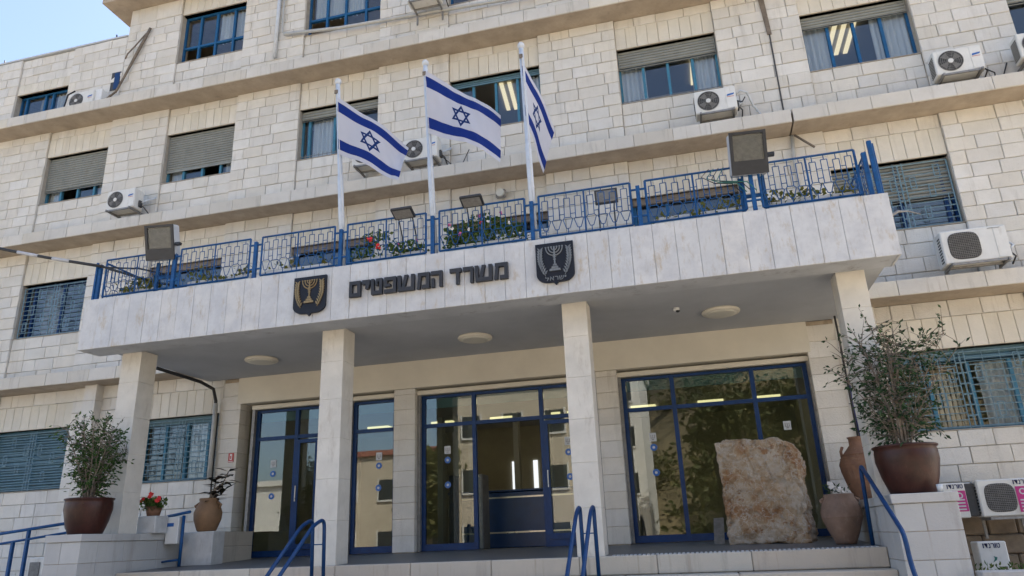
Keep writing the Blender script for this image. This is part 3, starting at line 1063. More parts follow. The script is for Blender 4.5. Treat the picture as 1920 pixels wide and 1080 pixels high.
def grille(fo, x0, x1, z0, z1, style=0, y=13.375):
    """welded security grille: outer frame, ladder strips, stepped rectangles between thin bars"""
    m = MB()
    t = 0.018
    B = lambda a, b, w=t: m.bar((a[0], y, a[1]), (b[0], y, b[1]), w)
    x0, x1, z0, z1 = x0 + 0.03, x1 - 0.03, z0 + 0.05, z1 - 0.07
    for a, b in (((x0, z0), (x1, z0)), ((x0, z1), (x1, z1)), ((x0, z0), (x0, z1)), ((x1, z0), (x1, z1))):
        B(a, b, 0.020)
    w = x1 - x0
    for c in (0.5,):
        xa = x0 + w * c
        for d in (-0.075, 0.075):
            B((xa + d, z0 - 0.03), (xa + d, z1 + 0.04), 0.014)
        B((xa, z0), (xa, z1))
        nz = 7
        for k in range(1, nz):
            zz = z0 + (z1 - z0) * k / nz
            B((xa - 0.075, zz), (xa + 0.075, zz))
    for s in (0, 1):
        xa, xb = (x0, x0 + w * 0.5 - 0.075) if s == 0 else (x0 + w * 0.5 + 0.075, x1)
        nh = 11
        for k in range(1, nh):
            zz = z0 + (z1 - z0) * k / nh
            B((xa, zz), (xb, zz), 0.012)
        for q in range(5):
            xm = xa + (xb - xa) * (q + 0.6) / 5.3
            zt = z0 + (z1 - z0) * (0.12 + 0.16 * ((q * 7 + s * 3) % 5))
            hh = (z1 - z0) * 0.18
            for a, b in (((xm, zt), (xm, zt + hh)), ((xm + 0.09, zt), (xm + 0.09, zt + hh)), ((xm, zt), (xm + 0.09, zt)), ((xm, zt + hh), (xm + 0.09, zt + hh))):
                B(a, b, 0.013)
        if style:
            for k in range(1, 4):
                xx = xa + (xb - xa) * k / 4
                B((xx, z0), (xx, z1), 0.009)
    for sx in (x0, x1):
        for zz in (z0 + 0.12, z1 - 0.12):
            m.bar((sx, y, zz), (sx, 13.49, zz), 0.012)
    return m.build('security_grille', 'grille_teal', fo)


def roomlight(x, y, z, ang=0.0, n=3):
    for k in range(n):
        dx = (k - (n - 1) / 2) * 0.20
        m = MB().cbox(-0.05, 0.05, -0.60, 0.60, -0.025, 0.0, 0.006)
        m.xform(Matrix.Translation((x + dx * math.cos(ang), y + dx * math.sin(ang), z)) @ Matrix.Rotation(ang, 4, 'Z'))
        m.build('tube_light', 'tube_light', bld)


# third row
Z0, Z1 = 8.43, 9.78
B3 = BAYS
for i, (a, b) in enumerate(B3):
    w = b - a
    if i in (1, 2):
        fo = window(a, b, Z0, Z1, 'window_teal', (0.25, 0.52, 0.78), open_cells=((1, 0),) if i == 1 else ((2, 0),))
        shutter(fo, a + 0.03, b - 0.03, Z0 + (0.40 if i == 1 else 0.37), Z1, 'shutter_grey')
        curtain(fo, a + w * 0.02, a + w * 0.2, Z0, Z1 - 0.1)
        curtain(fo, a + w * 0.8, b, Z0, Z1 - 0.1)
    elif i == 3:
        fo = window(a, b, Z0, Z1, 'window_teal', (0.10, 0.42, 0.72))
        shutter(fo, a + 0.03, b - 0.03, Z1 - 0.24, Z1, 'shutter_grey', pitch=0.075)
        curtain(fo, a + w * 0.12, a + w * 0.42, Z0, Z1 - 0.2)
        m = MB()
        for k in range(9):
            xk = a + 0.05 + 0.11 * k
            m.tube([(xk, 13.40, Z0), (xk, 13.40, Z0 + 0.17 + 0.02 * (k % 2))], 0.006, 5)
        for zz in (0.06, 0.13):
            m.tube([(a + 0.02, 13.40, Z0 + zz), (b - 0.02, 13.40, Z0 + zz)], 0.007, 5)
        m.build('sill_rail', 'metal_grey', fo)
    elif i == 4:
        fo = window(a, b, Z0, Z1, 'window_teal', (0.25, 0.5, 0.74), open_cells=((1, 0),))
        shutter(fo, a + 0.03, b - 0.03, Z1 - 0.12, Z1, 'shutter_teal', pitch=0.06)
        curtain(fo, a + w * 0.9, b, Z0, Z1 - 0.1)
        roomlight(a + w * 0.43, 15.3, 10.50, 0.1, 2)
    elif i == 5:
        fo = window(a, b, Z0, Z1, 'window_teal', (0.25, 0.5, 0.75))
        shutter(fo, a + 0.03, b - 0.03, Z1 - 0.42, Z1, 'shutter_grey')
        curtain(fo, a + w * 0.01, a + w * 0.27, Z0, Z1 - 0.2)
        curtain(fo, a + w * 0.73, b, Z0, Z1 - 0.2)
        MB().box(a + 0.02, b - 0.02, 13.40, 13.412, Z0 + 0.10, Z0 + 0.112).build('sill_rail', 'metal_grey', fo)
        roomlight(a + w * 0.80, 15.6, 10.50, 0.0, 1)
    elif i == 6:
        fo = window(a, b, Z0, Z1, 'window_blue', (0.25, 0.49, 0.74))
        shutter(fo, a + 0.03, b - 0.03, Z1 - 0.27, Z1, 'shutter_grey')
        curtain(fo, a + w * 0.01, a + w * 0.26, Z0, Z1 - 0.2)
        curtain(fo, a + w * 0.66, b, Z0, Z1 - 0.2)
        roomlight(a + w * 0.62, 15.4, 10.50, 0.0, 3)
    else:
        fo = window(a, b, Z0, Z1, 'window_blue', (0.25, 0.5, 0.75))
        shutter(fo, a + 0.03, b - 0.03, Z1 - 0.55, Z1, 'shutter_grey')

# top row
for i, (a, b) in enumerate(F4B):
    fo = window(a, b, 11.88, 13.40, 'window_blue', (0.25, 0.5, 0.77), (0.36,), 0.055, open_cells=((1, 0), (0, 0)) if i < 2 else ())
    if i == 0:
        curtain(fo, a + (b - a) * 0.52, b, 12.45, 13.35)
        roomlight(a + 1.25, 15.0, 12.72, 0.3, 3)
    if i == 1:
        curtain(fo, a + 0.1, a + (b - a) * 0.75, 12.45, 13.35)
        roomlight(a + 1.5, 15.0, 12.72, 0.2, 3)
a, b = -16.92, -15.18
fo = window(a, b, 11.12, 11.95, 'window_blue', (0.12, 0.48, 0.62), (), 0.05)
curtain(fo, a + 1.1, b - 0.1, 11.15, 11.9)
rv2 = MB().box(-13.80, -13.52, YP - 0.006, YP + 0.03, 11.42, 11.98).build('vent_shade_plate', 'ac_dark', bld)  # dark plate on the wall face, painting the shade of a recess
MB().box(-13.70, -13.54, YP - 0.012, YP - 0.006, 11.46, 11.95).build('vent_panel', 'frame_blue', rv2)

# second row
for i, (a, b) in enumerate(BAYS):
    w = b - a
    if i == 1:
        fo = window(a, b, 4.91, 6.27, 'frame_blue', (0.14, 0.58), (), 0.06)
        grille(fo, a, b, 4.91, 6.27, 1)
        MB().box(a + w * 0.18, a + w * 0.50, 13.66, 13.68, 4.95, 6.2).build('blind', 'room_dark', fo)
    elif i == 6:
        fo = window(a, b, 4.91, 6.27, 'frame_blue', (0.55, 0.92), (), 0.06)
        shutter(fo, a + 0.03, b - 0.03, 5.52, 6.27, 'shutter_grey', y=13.44)
        grille(fo, a + 0.3, b, 4.91, 6.27, 0)
        bl = MB()
        for k in range(22):
            zz = 4.98 + k * 0.027
            bl.box(a + 1.2, b - 0.12, 13.60, 13.625, zz, zz + 0.012)
        bl.build('blind', 'shutter_grey', fo)
        roomlight(a + 1.55, 14.9, 7.05, 1.4, 1)
    else:
        fo = window(a, b, 4.91, 6.27, 'window_blue', (0.33, 0.66), (0.62,), 0.07)
        if i in (2, 3, 4, 5):
            MB().box(a + 0.01, b - 0.01, 13.37, 13.45, 6.13, 6.265).build('shutter_box', 'pipe_rust', fo)
        if i == 4:
            shutter(fo, a + 0.9, b - 0.03, 4.95, 5.95, 'plastic_white', pitch=0.055)

# ground row
for i, (a, b) in enumerate(F1B):
    w = b - a
    fo = window(a, b, 1.37, 2.72, 'window_teal', (0.28, 0.55, 0.82) if i != 1 else (0.5,), (), 0.06)
    grille(fo, a, b, 1.37, 2.72, 0 if i == 1 else 1)
    if i == 1:
        shutter(fo, a + 0.03, b - 0.03, 1.42, 2.70, 'shutter_teal', y=13.44, pitch=0.06)
    if i == 2:
        curtain(fo, a + w * 0.55, a + w * 0.80, 1.4, 2.7)
        MB().box(a + 0.02, b - 0.02, 13.43, 13.46, 2.58, 2.715).build('shutter_box', 'shutter_teal', fo)
    if i == 3:
        shutter(fo, a + 0.03, b - 0.03, 2.52, 2.72, 'shutter_teal', y=13.43, pitch=0.06)
        curtain(fo, a + w * 0.62, a + w * 0.98, 1.4, 2.5)
        bl = MB()
        for k in range(6):
            bl.box(a + w * 0.30 + k * 0.075, a + w * 0.30 + k * 0.075 + 0.05, 13.62, 13.66, 1.42, 2.35)
        bl.build('blind', 'far_cream', fo)

# ---- entrance glazing
GY = 13.50


def glazing(x0, x1, mulls, tr=2.13, top=2.72, open_cells=(), name='glazed_screen'):
    f = MB()
    y0, y1 = GY - 0.035, GY + 0.035
    zb = FLOOR_B + 0.005
    f.box(x0, x0 + 0.075, y0, y1, zb, top)
    f.box(x1 - 0.075, x1, y0, y1, zb, top)
    xs = [x0 + 0.075] + list(mulls) + [x1 - 0.075]
    for x in mulls:
        f.box(x - 0.038, x + 0.038, y0 - 0.01, y1, zb, top)
    for i in range(len(xs) - 1):
        xa, xb = xs[i] + (0.038 if i else 0), xs[i + 1] - (0.038 if i < len(xs) - 2 else 0)
        f.box(xa, xb, y0, y1, tr - 0.035, tr + 0.035)
        f.box(xa, xb, y0, y1, top - 0.05, top)
        if (i, 0) not in open_cells:
            f.box(xa, xb, y0, y1, zb, zb + 0.12)
    fo = f.build(name, 'frame_blue', bld)
    for i in range(len(xs) - 1):
        xa, xb = xs[i] + (0.04 if i else 0.002), xs[i + 1] - (0.04 if i < len(xs) - 2 else 0.002)
        if (i, 0) not in open_cells:
            MB().box(xa, xb, GY - 0.004, GY + 0.004, zb + 0.122, tr - 0.037).build('pane', 'door_glass', fo)
        MB().box(xa, xb, GY - 0.004, GY + 0.004, tr + 0.037, top - 0.052).build('pane', 'door_glass', fo)
        MB().box(xa, xb, GY + 0.045, GY + 0.07, top - 0.24, top - 0.03).build('blind_box', 'shutter_teal', fo)
    # roller shutter housing above the glass and its side rails
    MB().cbox(x0 - 0.06, x1 + 0.06, GY - 0.16, GY - 0.06, top + 0.012, top + 0.10, 0.01).build('shutter_beam', 'beige_plaster', fo)
    for xx in (x0 - 0.055, x1 - 0.005):
        MB().box(xx, xx + 0.06, GY - 0.13, GY - 0.05, zb, top + 0.01).build('shutter_guide', 'metal_grey', fo)
    return fo


def sticker(fo, x, z, kind, y=None):
    y = (GY - 0.012) if y is None else y
    if kind == 'round':
        s = MB().disc_y(x, z, 0.062, y, y + 0.003, 20).build('sticker', 'sticker_blue', fo)
        MB().disc_y(x, z, 0.024, y - 0.003, y - 0.001, 14).build('sticker_dot', 'sticker_pale', fo)
    else:
        s = MB().box(x - 0.062, x + 0.062, y, y + 0.003, z - 0.075, z + 0.075).build('sticker', 'sticker_pale', fo)
        m = MB()
        for d in (-0.032, 0.0, 0.032):
            m.box(x + d - 0.006, x + d + 0.006, y - 0.003, y - 0.001, z - 0.012, z + 0.04)
        m.box(x - 0.04, x + 0.04, y - 0.003, y - 0.001, z - 0.022, z - 0.012)
        m.box(x - 0.022, x + 0.022, y - 0.003, y - 0.001, z - 0.05, z - 0.034)
        m.build('sticker_mark', 'metal_grey', fo)


g1 = glazing(-8.86, -7.30, (-7.92,))
g2 = glazing(-6.66, -5.72, ())
g3 = glazing(-5.20, -1.72, (-4.13, -2.80), open_cells=((1, 0),))
g4 = glazing(-1.26, 2.00, (-0.34, 1.06))
for fo, x, zs in ((g1, -8.42, ((1.62, 'sq'), (1.42, 'round'), (0.98, 'round'))), (g2, -6.10, ((1.62, 'sq'), (1.44, 'round'), (1.02, 'round'))),
                  (g3, -4.68, ((1.65, 'sq'), (1.46, 'round'), (1.00, 'round'))), (g3, -2.33, ((1.66, 'sq'), (1.46, 'round'), (1.02, 'round'))),
                  (g4, -0.78, ((1.62, 'sq'), (1.44, 'round'), (1.0, 'round'))), (g4, 1.53, ((1.66, 'sq'),))):
    for z, k in zs:
        sticker(fo, x, z, k)
# door leaf frames
for xa, xb in ((-7.88, -7.40), (-2.76, -1.82)):
    d = MB()
    zb = FLOOR_B + 0.13
    for b4 in ((xa, xa + 0.07, zb, 2.06), (xb - 0.07, xb, zb, 2.06), (xa + 0.07, xb - 0.07, 1.99, 2.06), (xa + 0.07, xb - 0.07, zb, zb + 0.10)):
        d.box(b4[0], b4[1], GY - 0.065, GY - 0.04, b4[2], b4[3])
    do = d.build('door', 'frame_blue', bld)
    MB().tube([(xa + 0.04, GY - 0.11, 0.85), (xa + 0.04, GY - 0.11, 1.15)], 0.012, 8).build('door_handle', 'steel', do)

# reception desk seen through the open door
dk = thing('reception_desk', 'dark blue reception desk with steel strips seen through the open entrance door', 'desk', (-4.2, 15.6, -0.19))
MB().cbox(-5.3, -2.6, 15.4, 16.0, -0.185, 0.92, 0.012).build('desk_body', 'desk_blue', dk)
MB().cbox(-5.34, -2.56, 15.36, 16.04, 0.93, 0.97, 0.008).build('desk_top', 'desk_blue', dk)
for z in (0.10, 0.80):
    MB().box(-5.3, -2.6, 15.385, 15.398, z, z + 0.03).build('steel_strip', 'steel', dk)
gt = thing('metal_detector', 'dark walk-through detector gate behind the left pane of the main entrance', 'detector', (-4.75, 14.6, -0.19))
MB().cbox(-4.98, -4.86, 14.4, 14.9, -0.185, 1.25, 0.02).build('gate_panel', 'black_paint', gt)
MB().cbox(-4.40, -4.28, 14.4, 14.9, -0.185, 1.25, 0.02).build('gate_panel', 'metal_grey', gt)

# ==================================================================== SIGN, EMBLEMS
sg = thing('sign_lettering', 'dark grey raised Hebrew letters on the white canopy fascia', 'sign', (-3.76, 10.0, 3.68))
Q = lambda x0, x1, y0, y1: [(x0, y0), (x1, y0), (x1, y1), (x0, y1)]
GLYPH = {
    'final_mem': [Q(0, 1, .78, 1), Q(0, 1, 0, .23), Q(0, .27, .23, .78), Q(.73, 1, .23, .78)],
    'yod': [Q(0, 1, .52, 1), [(.42, 0), (.80, 0), (1, .52), (.46, .52)]],
    'tet': [[(.04, .23), (.28, .23), (.26, 1), (0, 1)], Q(.04, 1, 0, .23), Q(.75, 1, .23, 1), Q(.45, .75, .80, 1), Q(.45, .60, .56, .80)],
    'pe': [Q(0, 1, .78, 1), Q(.74, 1, .23, .78), Q(0, 1, 0, .23), Q(0, .25, .40, .78), Q(.25, .52, .40, .57)],
    'shin': [[(.05, .23), (.22, .23), (.20, 1), (0, 1)], [(.80, .23), (.98, .23), (1, 1), (.80, 1)], Q(.05, .98, 0, .23), [(.26, .23), (.44, .23), (.62, 1), (.42, 1)]],
    'mem': [[(.02, 0), (.25, 0), (.36, .77), (.14, .77)], Q(.10, 1, .77, 1), Q(.75, 1, .23, .77), Q(.42, 1, 0, .23)],
    'he': [Q(0, 1, .77, 1), Q(.74, 1, 0, .77), Q(.05, .30, 0, .56)],
    'dalet': [Q(0, 1, .76, 1), [(.54, 0), (.80, 0), (.84, .76), (.56, .76)]],
    'resh': [Q(0, 1, .76, 1), [(.70, 0), (.97, 0), (1, .76), (.72, .76)]],
}
for ch, xa, xb, z0 in (('final_mem', -5.06, -4.87, 3.68), ('yod', -4.84, -4.71, 3.79), ('tet', -4.69, -4.50, 3.68), ('pe', -4.465, -4.265, 3.68), ('shin', -4.245, -3.96, 3.68),
                       ('mem', -3.925, -3.715, 3.68), ('he', -3.69, -3.505, 3.68), ('dalet', -3.385, -3.20, 3.68), ('resh', -3.17, -3.01, 3.68), ('shin', -2.985, -2.71, 3.68), ('mem', -2.685, -2.465, 3.68)):
    m = MB()
    for poly in GLYPH[ch]:
        m.prism_y([(xa + (xb - xa) * u, z0 + (3.94 - z0) * v) for u, v in poly], 9.925, 9.985)
    m.build('letter', 'letter_grey', sg)


def emblem(cx, zt, mat, label, word):
    e = thing('shield_emblem', label, 'emblem', (cx, 10.0, zt - 0.67), 'shield emblems on the fascia')
    hw, z0 = 0.285, zt - 0.62
    out = [(cx - hw, zt), (cx + hw, zt), (cx + hw, z0 + 0.13)]
    for k in range(1, 9):
        t = k / 8 * math.pi / 2
        out.append((cx + hw - 0.17 * (1 - math.cos(t)), z0 + 0.13 - 0.13 * math.sin(t)))
    out += [(cx + 0.035, z0 - 0.002), (cx, z0 - 0.045), (cx - 0.035, z0 - 0.002)]
    for k in range(8, 0, -1):
        t = k / 8 * math.pi / 2
        out.append((cx - hw + 0.17 * (1 - math.cos(t)), z0 + 0.13 - 0.13 * math.sin(t)))
    out.append((cx - hw, z0 + 0.13))
    MB().prism_y(out[::-1], 9.945, 9.985).build('shield', 'plate_black', e)
    y = 9.938
    m = MB()
    top = zt - 0.075
    for r in (0.042, 0.084, 0.126):
        pts = [(cx + r * math.cos(t), y, top - 0.0 - r * math.sin(t) * 1.05) for t in [math.pi * k / 14 for k in range(15)]]
        m.tube(pts, 0.0095, 6)
    m.tube([(cx, y, top + 0.01), (cx, y, zt - 0.37)], 0.013, 6)
    for k in range(-3, 4):
        m.box(cx + k * 0.042 - 0.013, cx + k * 0.042 + 0.013, y - 0.008, y + 0.006, top + 0.0, top + 0.014)
    for zz, w in ((0.19, 0.022), (0.225, 0.026), (0.262, 0.022)):
        m.box(cx - w, cx + w, y - 0.010, y + 0.004, zt - zz - 0.012, zt - zz)
    for k, (w, h) in enumerate(((0.030, 0.026), (0.052, 0.030), (0.086, 0.034))):
        zz = zt - 0.345 - k * 0.036
        m.prism_y([(cx - w, zz - h), (cx + w, zz - h), (cx + w * 0.9, zz), (cx - w * 0.9, zz)], y - 0.012 - k * 0.002, y + 0.006)
    m.build('menorah', mat, e)
    for s in (-1, 1):
        m = MB()
        P = lambda t: (cx + s * (0.205 + 0.022 * math.sin(t * math.pi) - 0.06 * (1 - t) ** 3), zt - 0.52 + 0.43 * t)
        m.tube([(P(k / 10)[0], y, P(k / 10)[1]) for k in range(11)], 0.006, 5)
        for k in range(10):
            x, z = P((k + 0.6) / 10.5)
            for d in (-1, 1):
                m.prism_y([(x, z), (x + d * 0.024, z + 0.010), (x + d * 0.044, z + 0.064), (x + d * 0.010, z + 0.044)], y - 0.012, y + 0.004)
        m.build('olive_branch', mat, e)
    if word:
        x = cx - 0.155
        for ch, w in (('ל', 0.055), ('א', 0.065), ('ר', 0.05), ('ש', 0.07), ('י', 0.025)):
            text_mesh(ch, x, x + w, zt - 0.595 + (0.03 if ch == 'י' else 0), zt - 0.535, y - 0.004, 0.012, mat, e, 'letter', 0.01)
            x += w + 0.012
    return e


emblem(-5.762, 4.13, 'brass', 'black shield plate with gold menorah and branches, left of the lettering', False)
emblem(-1.745, 4.155, 'pewter', 'black shield plate with grey menorah and branches, right of the lettering', True)

# ==================================================================== BALCONY RAILING
RY = 10.13
rail = thing('balcony_railing', 'blue steel railing with stepped rectangle pattern along the canopy edge', 'railing', (-3.65, RY, 4.26))
posts = [-10.09, -8.53, -6.93, -5.34, -3.73, -2.09, -0.44, 1.19, 2.74]
for x in posts:
    b = MB()
    b.cbox(x - 0.03, x + 0.03, RY - 0.03, RY + 0.03, 4.262, 4.97, 0.005)
    if x not in (posts[0], posts[-1]):
        for z in (4.46, 4.90):
            b.box(x - 0.13, x - 0.031, RY - 0.012, RY + 0.012, z, z + 0.025)
            b.box(x + 0.031, x + 0.13, RY - 0.012, RY + 0.012, z, z + 0.025)
    b.build('post', 'rail_blue', rail)


def rail_panel(xa, xb, end=False, ya=None, yb=None):
    """frame with a middle bar; inside each half a row of tall rectangles over V-shaped cups"""
    z0, z1 = 4.345, 5.04
    fr, pt = MB(), MB()
    ya = RY if ya is None else ya
    yb = RY if yb is None else yb
    L = math.hypot(xb - xa, yb - ya)
    P = lambda s, z: (xa + (xb - xa) * s / L, ya + (yb - ya) * s / L, z)
    for a, b in (((0, z0), (L, z0)), ((0, z1), (L, z1)), ((0, z0), (0, z1)), ((L, z0), (L, z1)), ((L / 2, z0), (L / 2, z1))):
        fr.bar(P(*a), P(*b), 0.026 if a[0] != L / 2 else 0.020)
    for h in (0, 1):
        n = 4
        p = (L / 2 - 0.02) / n
        for k in range(n):
            s = h * L / 2 + 0.01 + k * p
            t = 0.0095
            up = 0.02 if k % 2 else 0.0
            a0, a1 = s + p * 0.22, s + p * 0.76
            zb, zt = z0 + 0.27 - up, z1 - 0.10 + up
            for q in (((a0, zb), (a0, zt)), ((a1, zb), (a1, zt)), ((a0, zt), (a1, zt)), ((a0, zb), (a1, zb))):
                pt.bar(P(*q[0]), P(*q[1]), t)
            am = (a0 + a1) / 2
            pt.bar(P(am, zt), P(am, z1), t)
            for zz in (z1 - 0.22, z0 + 0.33):
                pt.bar(P(a1, zz), P(min(s + p + p * 0.22, (h + 1) * L / 2), zz), t)
            if k == 0:
                pt.bar(P(h * L / 2, z1 - 0.22), P(a0, z1 - 0.22), t)
            c0, c1 = s + p * 0.34, s + p * 0.64
            pt.bar(P(s + p * 0.06, z0 + 0.24), P(c0, z0 + 0.09), t)
            pt.bar(P(c0, z0 + 0.09), P(c1, z0 + 0.09), t)
            pt.bar(P(c1, z0 + 0.09), P(s + p * 0.94, z0 + 0.24), t)
            pt.bar(P(am, z0), P(am, z0 + 0.09), t)
            pt.bar(P(a0, zb), P(s + p * 0.06, z0 + 0.24), t)
            pt.bar(P(a1, zb), P(s + p * 0.94, z0 + 0.24), t)
    fo = fr.build('panel', 'rail_blue', rail)
    pt.build('panel_pattern', 'rail_blue', fo)


for i in range(8):
    rail_panel(posts[i] + 0.115, posts[i + 1] - 0.115)
rail_panel(-10.09, -10.09, ya=10.26, yb=11.66)
rail_panel(2.80, 2.80, ya=10.26, yb=11.66)
bb = MB()
for d in (0.0, 0.10):
    bb.cbox(2.80 + d * 0.5, 2.86 + d * 0.5, 10.06 + d, 10.11 + d, 4.262, 5.12, 0.006)
bb.build('end_bracket', 'rail_blue', rail)
bb = MB()
bb.cbox(-10.16, -10.12, 10.08, 10.12, 4.262, 5.0, 0.006)
bb.build('end_bracket', 'rail_blue', rail)

# ==================================================================== FLAGPOLES, FLAGS
POLES = (((-5.33, 4.27), (-5.57, 7.90), 'white flagpole, leftmost of the three on the canopy'),
         ((-3.72, 4.27), (-3.885, 7.93), 'white flagpole, middle one of the three on the canopy'),
         ((-2.08, 4.27), (-2.145, 7.90), 'white flagpole, rightmost of the three on the canopy'))
for (xa, za), (xb, zb), lab in POLES:
    p = thing('flagpole', lab, 'flagpole', (xa, 10.21, za), 'flagpoles on the canopy')
    zm = za + (zb - za) * 0.48
    xm = xa + (xb - xa) * 0.48
    MB().tube([(xa, 10.21, za), (xm, 10.21, zm), (xm + (xb - xm) * 0.001, 10.21, zm + 0.004), (xb, 10.21, zb)], [0.052, 0.050, 0.043, 0.040], 14).build('pole', 'pole_white', p, True)
    f = MB().lathe([(0.03, zb), (0.046, zb + 0.01), (0.062, zb + 0.05), (0.058, zb + 0.085), (0.035, zb + 0.115), (0.0, zb + 0.125)], xb, 10.21, 16)
    f.build('finial', 'pole_white', p, True)
    MB().box(xb - 0.03, xb + 0.03, 10.145, 10.168, zb - 0.22, zb - 0.15).build('cleat', 'pipe_rust', p)
    MB().tube([(xb + 0.02, 10.155, zb - 0.16), ((xa + xb) / 2 + 0.035, 10.145, (za + zb) / 2), (xa + 0.02, 10.15, za + 0.75)], 0.006, 5).build('rope', 'planter_white', p)


def flag(lab, A, B, C, D, amp, waves, sag, nx=44, ny=26):
    """A hoist top, B hoist bottom, C fly bottom, D fly top; ripples run along the fly"""
    A, B, C, D = map(Vector, (A, B, C, D))
    vs, fs, uvs = [], [], []
    for i in range(nx + 1):
        u = i / nx
        for j in range(ny + 1):
            v = j / ny
            p = (A * (1 - u) + D * u) * v + (B * (1 - u) + C * u) * (1 - v)
            g = u ** 0.8
            ph = waves * 2 * math.pi * (u + 0.22 * (1 - v))
            p += Vector((amp * 0.25 * math.cos(ph) * g, amp * math.sin(ph) * g, -sag * math.sin(math.pi * u) + amp * 0.22 * math.sin(ph * 1.3 + 1.2) * g))
            p.y += 0.012 * math.sin(u * 31 + v * 9) * g + 0.008 * noise.noise(Vector((u * 9, v * 7, A.x)))
            vs.append(tuple(p))
            uvs.append((u, v))
    for i in range(nx):
        for j in range(ny):
            a = i * (ny + 1) + j
            fs.append((a, a + ny + 1, a + ny + 2, a + 1))
    me = bpy.data.meshes.new('flag')
    me.from_pydata(vs, [], fs)
    ul = me.uv_layers.new(name='UVMap')
    for lp in me.loops:
        ul.data[lp.index].uv = uvs[lp.vertex_index]
    me.polygons.foreach_set('use_smooth', [True] * len(me.polygons))
    me.materials.append(MATS['flag_cloth'])
    o = bpy.data.objects.new('flag', me)
    COL.objects.link(o)
    return tag(o, lab, 'flag', 'flags on the canopy')


flag('white flag with blue stripes and star, lowest, on the leftmost pole', (-5.545, 10.15, 7.60), (-5.465, 10.15, 6.43), (-4.26, 10.05, 5.62), (-4.28, 10.40, 6.52), 0.085, 1.35, -0.03)
flag('white flag with blue stripes and star, spread widest, on the middle pole', (-3.86, 10.15, 7.78), (-3.81, 10.15, 6.53), (-2.57, 10.00, 5.74), (-2.62, 10.42, 6.78), 0.10, 0.95, -0.05)
flag('white flag with blue stripes and star, folded narrow, on the rightmost pole', (-2.135, 10.15, 7.62), (-2.115, 10.15, 6.45), (-2.06, 11.10, 5.95), (-1.80, 11.22, 6.82), 0.05, 1.6, -0.09)

# ==================================================================== FLOODLIGHTS ON THE CANOPY


def floodlight(x0, x1, z0, z1, yaw, lab):
    cx, cz = (x0 + x1) / 2, (z0 + z1) / 2
    w, h = (x1 - x0) / 2, (z1 - z0) / 2
    t = thing('floodlight', lab, 'floodlight', (cx, 10.1, 4.27), 'floodlights on the canopy')
    M = Matrix.Translation((cx, 9.98, cz)) @ Matrix.Rotation(yaw, 4, 'Z') @ Matrix.Rotation(R(17), 4, 'X')
    MB().cbox(-w, w, 0.0, 0.20, -h, h, 0.02).xform(M).build('housing', 'light_grey', t)
    rim = MB()
    for a in ((-w, -w + 0.045, -h, h), (w - 0.045, w, -h, h), (-w + 0.045, w - 0.045, h - 0.04, h), (-w + 0.045, w - 0.045, -h, -h + 0.20)):
        rim.box(a[0], a[1], -0.035, -0.002, a[2], a[3])
    rim.xform(M).build('front_frame', 'black_paint', t)
    MB().box(-w + 0.046, w - 0.046, -0.018, -0.010, -h + 0.201, h - 0.041).xform(M).build('lamp_glass', 'lamp_glass', t)
    MB().box(-w + 0.046, w - 0.046, -0.008, -0.003, -h + 0.201, h - 0.041).xform(M).build('reflector', 'ac_grille', t)
    k = MB()
    for s in (-0.16, 0.16):
        k.box(cx + s - 0.025, cx + s + 0.025, 10.17, 10.22, 4.262, cz - h + 0.02)
    k.box(cx - 0.16 + 0.026, cx + 0.16 - 0.026, 10.18, 10.21, 4.55, 4.60)
    k.build('stand', 'rail_blue', t)
    MB().cbox(cx + w + 0.0, cx + w + 0.10, 10.02, 10.10, cz - 0.06, cz - 0.01, 0.008).build('side_knob', 'black_paint', t)
    return t


floodlight(-9.02, -8.50, 4.85, 5.47, R(9), 'large square floodlight with grey side at the left end of the railing')
floodlight(0.94, 1.46, 4.85, 5.48, R(6), 'large square floodlight at the right end of the railing')
for x, z, yy, lab in ((-4.20, 5.03, 10.02, 'small flat floodlight above the red flowers on the railing'), (-3.03, 5.06, 10.02, 'small flat floodlight above the leafy planter on the railing'),
                      (-0.95, 5.02, 10.42, 'small dark floodlight behind the railing, right of the flags')):
    t = thing('floodlight', lab, 'floodlight', (x, yy, 4.27), 'floodlights on the canopy')
    M = Matrix.Translation((x, yy, z)) @ Matrix.Rotation(R(-22 if yy < 10.2 else -80), 4, 'X')
    MB().cbox(-0.18, 0.18, -0.12, 0.12, 0.0, 0.05, 0.01).xform(M).build('housing', 'black_paint', t)
    MB().box(-0.15, 0.15, -0.09, 0.09, -0.006, -0.001).xform(M).build('lamp_glass', 'ac_grille', t)
    k = MB()
    k.tube([(x - 0.12, yy + 0.10, z), (x - 0.12, 10.30, 4.75), (x - 0.12, 10.30, 4.262)], 0.012, 6)
    k.tube([(x + 0.12, yy + 0.10, z), (x + 0.12, 10.30, 4.75), (x + 0.12, 10.30, 4.262)], 0.012, 6)
    k.build('stand', 'black_paint', t)

# ==================================================================== PLANTERS ON THE CANOPY


def blooms(mb, pts, r):
    for p in pts:
        for k in range(7):
            a = random.uniform(0, 6.28)
            q = Vector(p) + Vector((math.cos(a) * r * 0.5, random.uniform(-1, 1) * r * 0.5, math.sin(a) * r * 0.5))
            s = r * 0.62
            d1 = Vector((random.uniform(-1, 1), random.uniform(-1, 0.2), random.uniform(-1, 1))).normalized() * s
            d2 = d1.cross(Vector((0.3, -1, 0.2))).normalized() * s
            mb.add([tuple(q + d1), tuple(q + d2), tuple(q - d1), tuple(q - d2)], [(0, 1, 2, 3)])


def bloom(t, p, r, mat):
    m = MB()
    blooms(m, [p], r)
    m.build('bloom', mat, t, fix=False)


